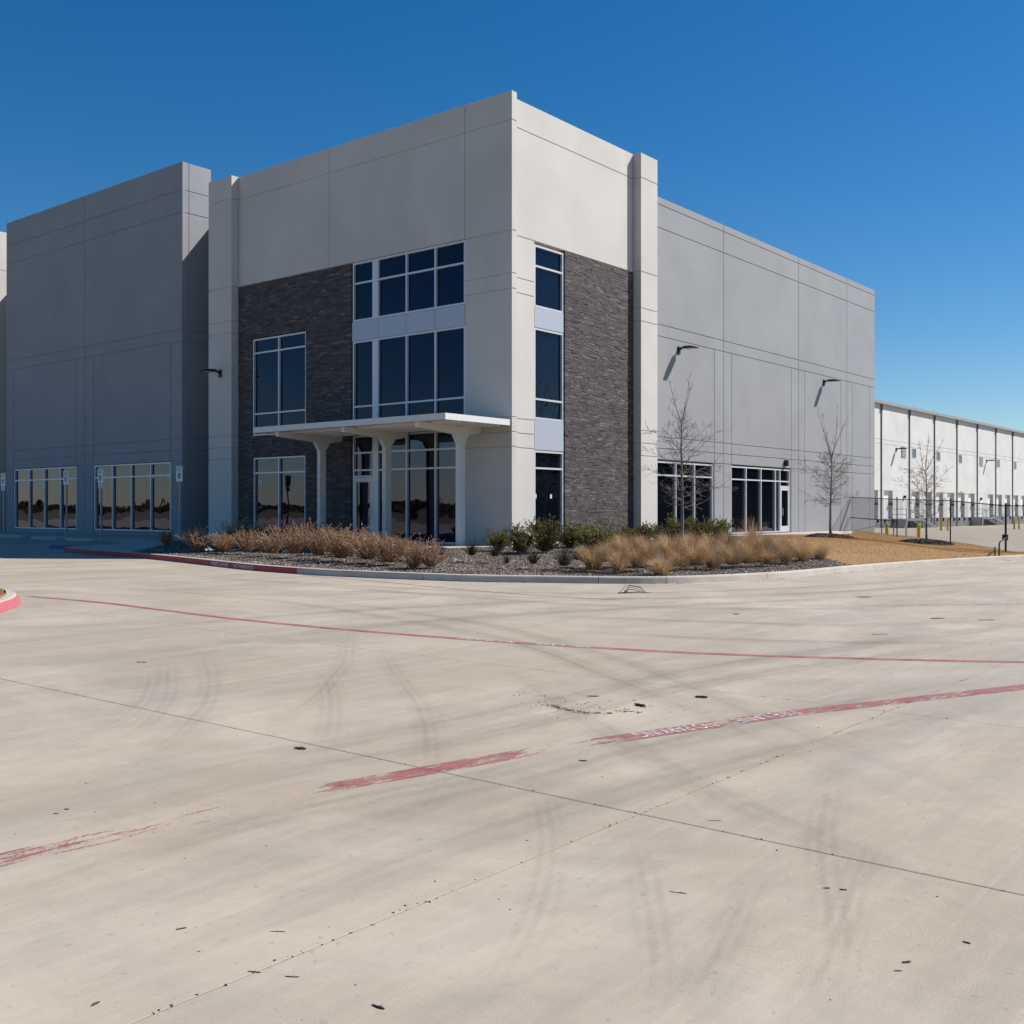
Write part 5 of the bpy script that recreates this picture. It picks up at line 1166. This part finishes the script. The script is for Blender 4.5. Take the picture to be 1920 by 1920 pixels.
x0, y0 = depth_point(1653, 57); x1, y1 = depth_point(1699, 55); z = float(G(x0, y0)); t = empty('guard_hoop', (x0, y0, z)); tag(t, 'low bent steel guard pipe behind the lawn by the fence', 'rail')
dx, dy = x1 - x0, y1 - y0; mb = MB(); mb.tube([(0, 0, -0.1), (0, 0, 0.82), (dx * .06, dy * .06, 0.92), (dx * .94, dy * .94, 0.90), (dx, dy, 0.80), (dx, dy, -0.1)], 0.035, 6); mb.build('pipe', M['steel'], t)
mb = MB(); mb.tube([(dx * .5, dy * .5, -0.1), (dx * .5, dy * .5, 0.9)], 0.03, 6); mb.build('mid_post', M['steel'], t)
def dock_stair(x0, x1, x2, label):
    zc = DZ + 0.03; t = empty('dock_stair', (x0, DW - 0.8, zc)); tag(t, label, 'stairs', 'steel dock stairs'); W0, W1 = -0.75, 0.75; zd = 0.50 - zc; L = x1 - x0; n = 7; run = (x2 - x1)
    mb = MB(); mb.box(0, L, W0, W1, zd - 0.22, zd); mb.build('landing', M['steel'], t)
    for k in range(n):
        z = zd - (k + 1) * zd / (n + 1); mb = MB(); mb.box(L + run * k / n, L + run * (k + 1) / n, W0 + 0.05, W1 - 0.05, z - 0.05, z); mb.build('tread', M['steel'], t)
    for w in (W0, W1 - 0.05):
        mb = MB(); mb.v += [(L, w, zd - 0.30), (L, w, zd), (L + run, w, 0.22), (L + run, w, 0), (L + run - .3, w, 0)] + [(L, w + .05, zd - 0.30), (L, w + .05, zd), (L + run, w + .05, 0.22), (L + run, w + .05, 0), (L + run - .3, w + .05, 0)]
        mb.f += [(0, 1, 2, 3, 4), (9, 8, 7, 6, 5)] + [(i, (i + 1) % 5, 5 + (i + 1) % 5, 5 + i) for i in range(5)]; mb.m += [0] * 7; mb.build('stringer', M['steel'], t)
    mb = MB(); mb.v += [(0, W0, zd - .2), (0.5, W0, zd - .2), (0.1, W0, 0), (-0.5, W0, 0), (0, W1, zd - .2), (0.5, W1, zd - .2), (0.1, W1, 0), (-0.5, W1, 0)]; mb.f += [(0, 1, 2, 3), (4, 7, 6, 5), (0, 3, 7, 4), (1, 5, 6, 2), (0, 4, 5, 1), (3, 2, 6, 7)]; mb.m += [0] * 6; mb.build('leg', M['steel'], t)
    mb = MB(); mb.box(L - .12, L, W0, W0 + .1, 0, zd - .2); mb.build('leg', M['steel'], t)
    for nm, pts in [('rail', [(0, W0, zd + h), (L, W0, zd + h)]) for h in (.4, .75, 1.1)] + [('rail', [(L, W0, zd + h), (L + run, W0, h + .15)]) for h in (.4, .75, 1.05)] + [('rail', [(L, W1, zd + 1.05), (L + run, W1, 1.2)])]:
        mb = MB(); mb.tube(pts, 0.032, 5); mb.build(nm, M['steel'], t)
    for k in range(5):
        mb = MB(); mb.tube([(L * k / 4, W0, zd), (L * k / 4, W0, zd + 1.1)], 0.032, 5); mb.build('baluster', M['steel'], t)
    for k in (1, 2, 3):
        f = k / 3; mb = MB(); mb.tube([(L + run * f, W0, zd * (1 - f) + .1), (L + run * f, W0, zd * (1 - f) + .1 + 1.05)], 0.032, 5); mb.build('baluster', M['steel'], t)
    for h in (.5, 1.1):
        mb = MB(); mb.tube([(0, W0, zd + h), (0, W1, zd + h)], 0.032, 5); mb.build('rail', M['steel'], t)
dock_stair(93.6, 99.2, 103.9, 'grey steel stairs at the dock, nearer of the two'); dock_stair(123.0, 129.3, 134.6, 'grey steel stairs at the dock, farther of the two')

# ---------------------------------------------------------------- debris on the concrete
def wood_piece(name, px, py, L, r, ang, label, cat='debris', bent=0.15):
    r *= (0.42 if L > .15 else 0.72) if L > .08 else 0.5
    x, y = gpx(px, py); t = empty(name, (x, y, float(G(x, y)) + r * 0.8), ang); tag(t, label, cat, 'wood scraps on the concrete'); rr = random.Random(int(px * 7 + py)); n = 5; pts = []; rad = []
    for i in range(n + 1):
        f = i / n - .5; pts.append((L * f, bent * L * (f * f - .12) + rr.uniform(-.1, .1) * r, rr.uniform(-.15, .3) * r)); rad.append(r * rr.uniform(.65, 1.1) * (1 if 0 < i < n else .5))
    mb = MB(); mb.tube(pts, rad, 6); mb.build('bark_piece', M['deadwood'], t)
    mb = MB(); f = rr.uniform(-.2, .2) * L; mb.tube([(f, 0, r * .2), (f + L * .12, L * .16, r * .5), (f + L * .16, L * .24, r * .2)], [r * .4, r * .3, r * .12], 4); mb.build('splinter', M['deadwood'], t)
CA = math.atan2(SIDE[1], SIDE[0])
for i, (px, py, L, r, a, lab) in enumerate([
    (1315, 1308.5, .105, .016, CA - .3, 'chunky dark bark piece right of the dirt scatter'), (1200, 1324, .14, .016, CA - 1.0, 'curved dark bark piece at the right end of the dirt scatter'),
    (1112, 1306, .10, .007, CA - .15, 'thin dark stick just above the dirt scatter'), (563, 1405, .085, .014, CA - .25, 'dark bark chunk beside the long sawn joint'),
    (1093, 1427, .055, .008, CA - .3, 'short dark stick below the gap in the worn red stripe'), (1143, 1338, .045, .012, CA, 'small dark clod at the right of the dirt scatter'),
    (709, 1889, .055, .008, CA - .6, 'dark twig at the bottom edge of the photo'), (1271, 1674, .075, .0035, CA - .35, 'thin stick lying right of the bottom centre'),
    (1550, 1666, .03, .006, CA, 'left of a pair of dark crumbs on the right slab'), (1581, 1669, .03, .006, CA - .3, 'right of a pair of dark crumbs on the right slab'),
    (1700, 1805, .035, .007, CA + .2, 'dark scrap low on the right slab'), (1812, 1768, .03, .006, CA - .8, 'dark crumb high on the right slab'), (1684, 1821, .03, .004, CA, 'thin scrap beside the low dark scrap'),
    (477, 1823, .05, .004, CA - .25, 'thin stick near the bottom left'), (548, 1832, .05, .004, CA - .1, 'second thin stick near the bottom left'), (340, 1742, .04, .006, CA + .5, 'forked dark scrap left of the bottom centre'),
    (520, 1747, .06, .003, CA - .05, 'hair-thin twig left of the bottom centre'), (125, 1518, .03, .006, CA - .2, 'dark crumb at the left by the worn stripe'), (105, 1526, .03, .005, CA, 'small crumb at the left by the worn stripe'),
    (260, 1242, .05, .010, CA, 'left of two dark crumbs between the tyre marks'), (270, 1242.5, .05, .010, CA, 'right of two dark crumbs between the tyre marks'),
    (1758, 1160, .22, .018, CA, 'dark stick lying far right near the kerb'), (1850, 1163, .26, .014, CA, 'long dark stick at the far right edge'), (1650, 1189.5, .22, .010, CA, 'thin dark stick above the far red stripe'), (1620, 1120, .25, .02, CA - .2, 'dark twig scrap before the lawn kerb'),
    (1380, 1152, .10, .012, CA, 'small scrap between kerb and far red stripe'), (180, 1883, .03, .008, CA + 1, 'dark clod on the sawn joint at the bottom left'), (1340, 1539, .07, .003, CA - .15, 'thin pale twig right of the joint crossing')]):
    wood_piece('wood_scrap', px, py, L, r, a, lab)
# scattered crumbs of dirt
def crumbs(pts, n, spread, s0, s1, seed):
    r = np.random.default_rng(seed); P = []
    pts = [gpx(*p) for p in pts]; A = resample(pts, 0.03) if len(pts) > 1 else np.array(pts)
    i = r.integers(0, len(A), n); return A[i] + r.normal(0, spread, (n, 2))
Pc = np.vstack([crumbs([(1030, 1322), (1060, 1330), (1095, 1336), (1125, 1338)], 420, .028, 0, 0, 1), crumbs([(1160, 1332), (1195, 1336)], 110, .03, 0, 0, 2), crumbs([(975, 1300), (1010, 1304), (1050, 1308)], 60, .05, 0, 0, 3), crumbs([(1000, 1320), (1200, 1330)], 160, .18, 0, 0, 4)])
Vc, Fc, T = chips(Pc, G(Pc[:, 0], Pc[:, 1]), 0.004, 0.016, 21, .5)
tag(link('dirt_crumbs', np_mesh('dirt_crumbs', Vc, Fc, T), M['mulch']), 'scatter of dark dirt crumbs on the concrete at centre', 'dirt', kind='stuff')
D_ = RNG.uniform(3.2, 26, 420); X_ = RNG.uniform(-.5, .5, 420) * D_; Q = np.array([camxy(a, b) for a, b in zip(X_, D_)]); Q = Q[~inside(Q, site_poly) & ~inside(Q, isl_poly)]
jt = []
for x in JX[3:5]: jt.append(np.column_stack([np.full(160, x) + RNG.normal(0, .01, 160), RNG.uniform(-20, -5, 160)]))
jt.append(np.column_stack([RNG.uniform(-24, -15, 220), np.full(220, -17.8) + RNG.normal(0, .009, 220)])); Q = np.vstack([Q] + jt)
Vc, Fc, T = chips(Q, G(Q[:, 0], Q[:, 1]), 0.004, 0.014, 22, .5)
tag(link('loose_grit', np_mesh('loose_grit', Vc, Fc, T), M['mulch']), 'fine dark grit strewn over the whole concrete lot', 'grit', kind='stuff')
kq = []
for i in range(0, len(KP), 1):
    for _ in range(3): kq.append(KP[i] - KN[i] * abs(RNG.normal(0.01, .03)) + RNG.normal(0, .08, 2) * abs(KT[i]))
kq = np.array(kq); kq = kq[np.sin(KD[np.minimum(np.arange(len(kq)) // 3, len(KD) - 1)] * 1.9) > .1]
Vc, Fc, T = chips(kq, G(kq[:, 0], kq[:, 1]), 0.01, 0.045, 23, .3)
tag(link('gutter_litter', np_mesh('gutter_litter', Vc, Fc, T), M['mulch']), 'dark leaf litter gathered along the foot of the kerb', 'litter', kind='stuff')
# dead stalk by the kerb
x, y = gpx(1188, 1113); t = empty('dead_stalk', (x, y, float(G(x, y)))); tag(t, 'wiry dead branch lying on the concrete before the kerb', 'branch'); rr = random.Random(5); mb = MB()
sx, sy = SIDE
for k in range(6):
    a, b, h = rr.uniform(-.28, -.12), rr.uniform(.1, .3), rr.uniform(.06, .17); mb.tube([(sx * a, sy * a, .005), (sx * (a * .4), sy * (a * .4) + .03, h), (sx * (b * .5), sy * (b * .5), h * .8), (sx * b, sy * b, .008)], [.005, .004, .004, .002], 4)
mb.build('stems', M['deadwood'], t)
mb = MB(); mb.tube([(-sx * .3, -sy * .3, .012), (sx * .1, sy * .1, .03), (sx * .34, sy * .34, .012)], [.010, .009, .004], 5); mb.build('stalk', M['deadwood'], t)
# white plastic scraps caught in the gravel
for i, (px, py, lab) in enumerate([(540, 1036, 'crumpled white plastic scrap below the russet shrubs'), (391, 1034, 'white stone chunk at the left end of the gravel'), (604, 1040, 'flat white scrap among the russet shrubs')]):
    x, y = bpx(px, py); t = empty('litter_scrap', (x, y, float(B(x, y)[0]) + .005), rr.uniform(0, 6)); tag(t, lab, 'litter'); mb = MB()
    for k in range(5):
        a = rr.uniform(0, 6.28); c = (rr.gauss(0, .06), rr.gauss(0, .05), rr.uniform(.01, .07)); u = Vector((math.cos(a), math.sin(a), rr.uniform(-.3, .6))) * .07; v = Vector((-math.sin(a), math.cos(a), rr.uniform(-.2, .8))) * .05; c = Vector(c)
        mb.quad(tuple(c - u - v), tuple(c + u - v * .6), tuple(c + u * .8 + v), tuple(c - u * .7 + v * 1.2))
    mb.build('film', M['sign_white'], t)

# ---------------------------------------------------------------- what the glass mirrors: scrub to the left, evergreens to the right
def leaf_band(name, A, Bp, h, depth, n, s0, s1, mat, label, seed, base=0.0, bump=0.5):
    r = np.random.default_rng(seed); A, Bp = np.array(A), np.array(Bp); t = r.random(n); d = (Bp - A); L = np.hypot(*d); nn = np.array([-d[1], d[0]]) / L
    prof = h * (1 - bump * (0.5 + 0.5 * np.sin(t * L / 7.3 + np.sin(t * L / 3.1) * 1.7)) * r.uniform(.5, 1, n))
    C = A + d * t[:, None] + nn * r.normal(0, depth / 2, n)[:, None]; z = base + prof * (1 - (1 - np.sqrt(r.random(n))) ** 1.0)
    z = base + prof * r.random(n) ** 0.7
    s = r.uniform(s0, s1, n)[:, None]; u = r.normal(0, 1, (n, 3)); u /= np.linalg.norm(u, axis=1)[:, None]; v = np.cross(u, r.normal(0, 1, (n, 3))); v /= np.linalg.norm(v, axis=1)[:, None]
    C3 = np.column_stack([C, z]); V = np.stack([C3 - u * s, C3 + v * s * .6, C3 + u * s, C3 - v * s * .6], 1).reshape(-1, 3)
    o = link(name, np_mesh(name, V, np.arange(4 * n).reshape(-1, 4), np.clip(r.normal(.45, .25, n), 0, 1)), mat); tag(o, label, 'trees', kind='stuff')
leaf_band('far_scrub', (-108, -90), (-100, 300), 2.9, 7, 34000, .35, .9, M['scrub'], 'dark band of distant brush mirrored in the shaded windows', 31, base=-0.3)
leaf_band('far_evergreens', (15, -92), (140, -34), 11.5, 9, 40000, .5, 1.2, M['cedar'], 'dark distant evergreens mirrored in the sunny windows', 32, base=-0.5, bump=.25)
sh = sheet('field_berm', np.linspace(-125, -52, 24), np.linspace(-150, 330, 60), lambda x, y: -0.05 + 1.3 * sstep(-54, -78, x) * (0.75 + 0.25 * np.sin(y / 17)) , M['field']); tag(sh, kind='structure')
ms = bare_tree(77, 5.4, 0.075, 0.34, 46, 1.5, 5, 0.55)
t = put_tree(52.0, -37.0, ms, 'big old bare tree mirrored in the upper sunny window', 0.7, 'bare old trees'); t.scale = (2.9, 2.9, 2.9); t.location.z = float(G(52, -37)) - .2
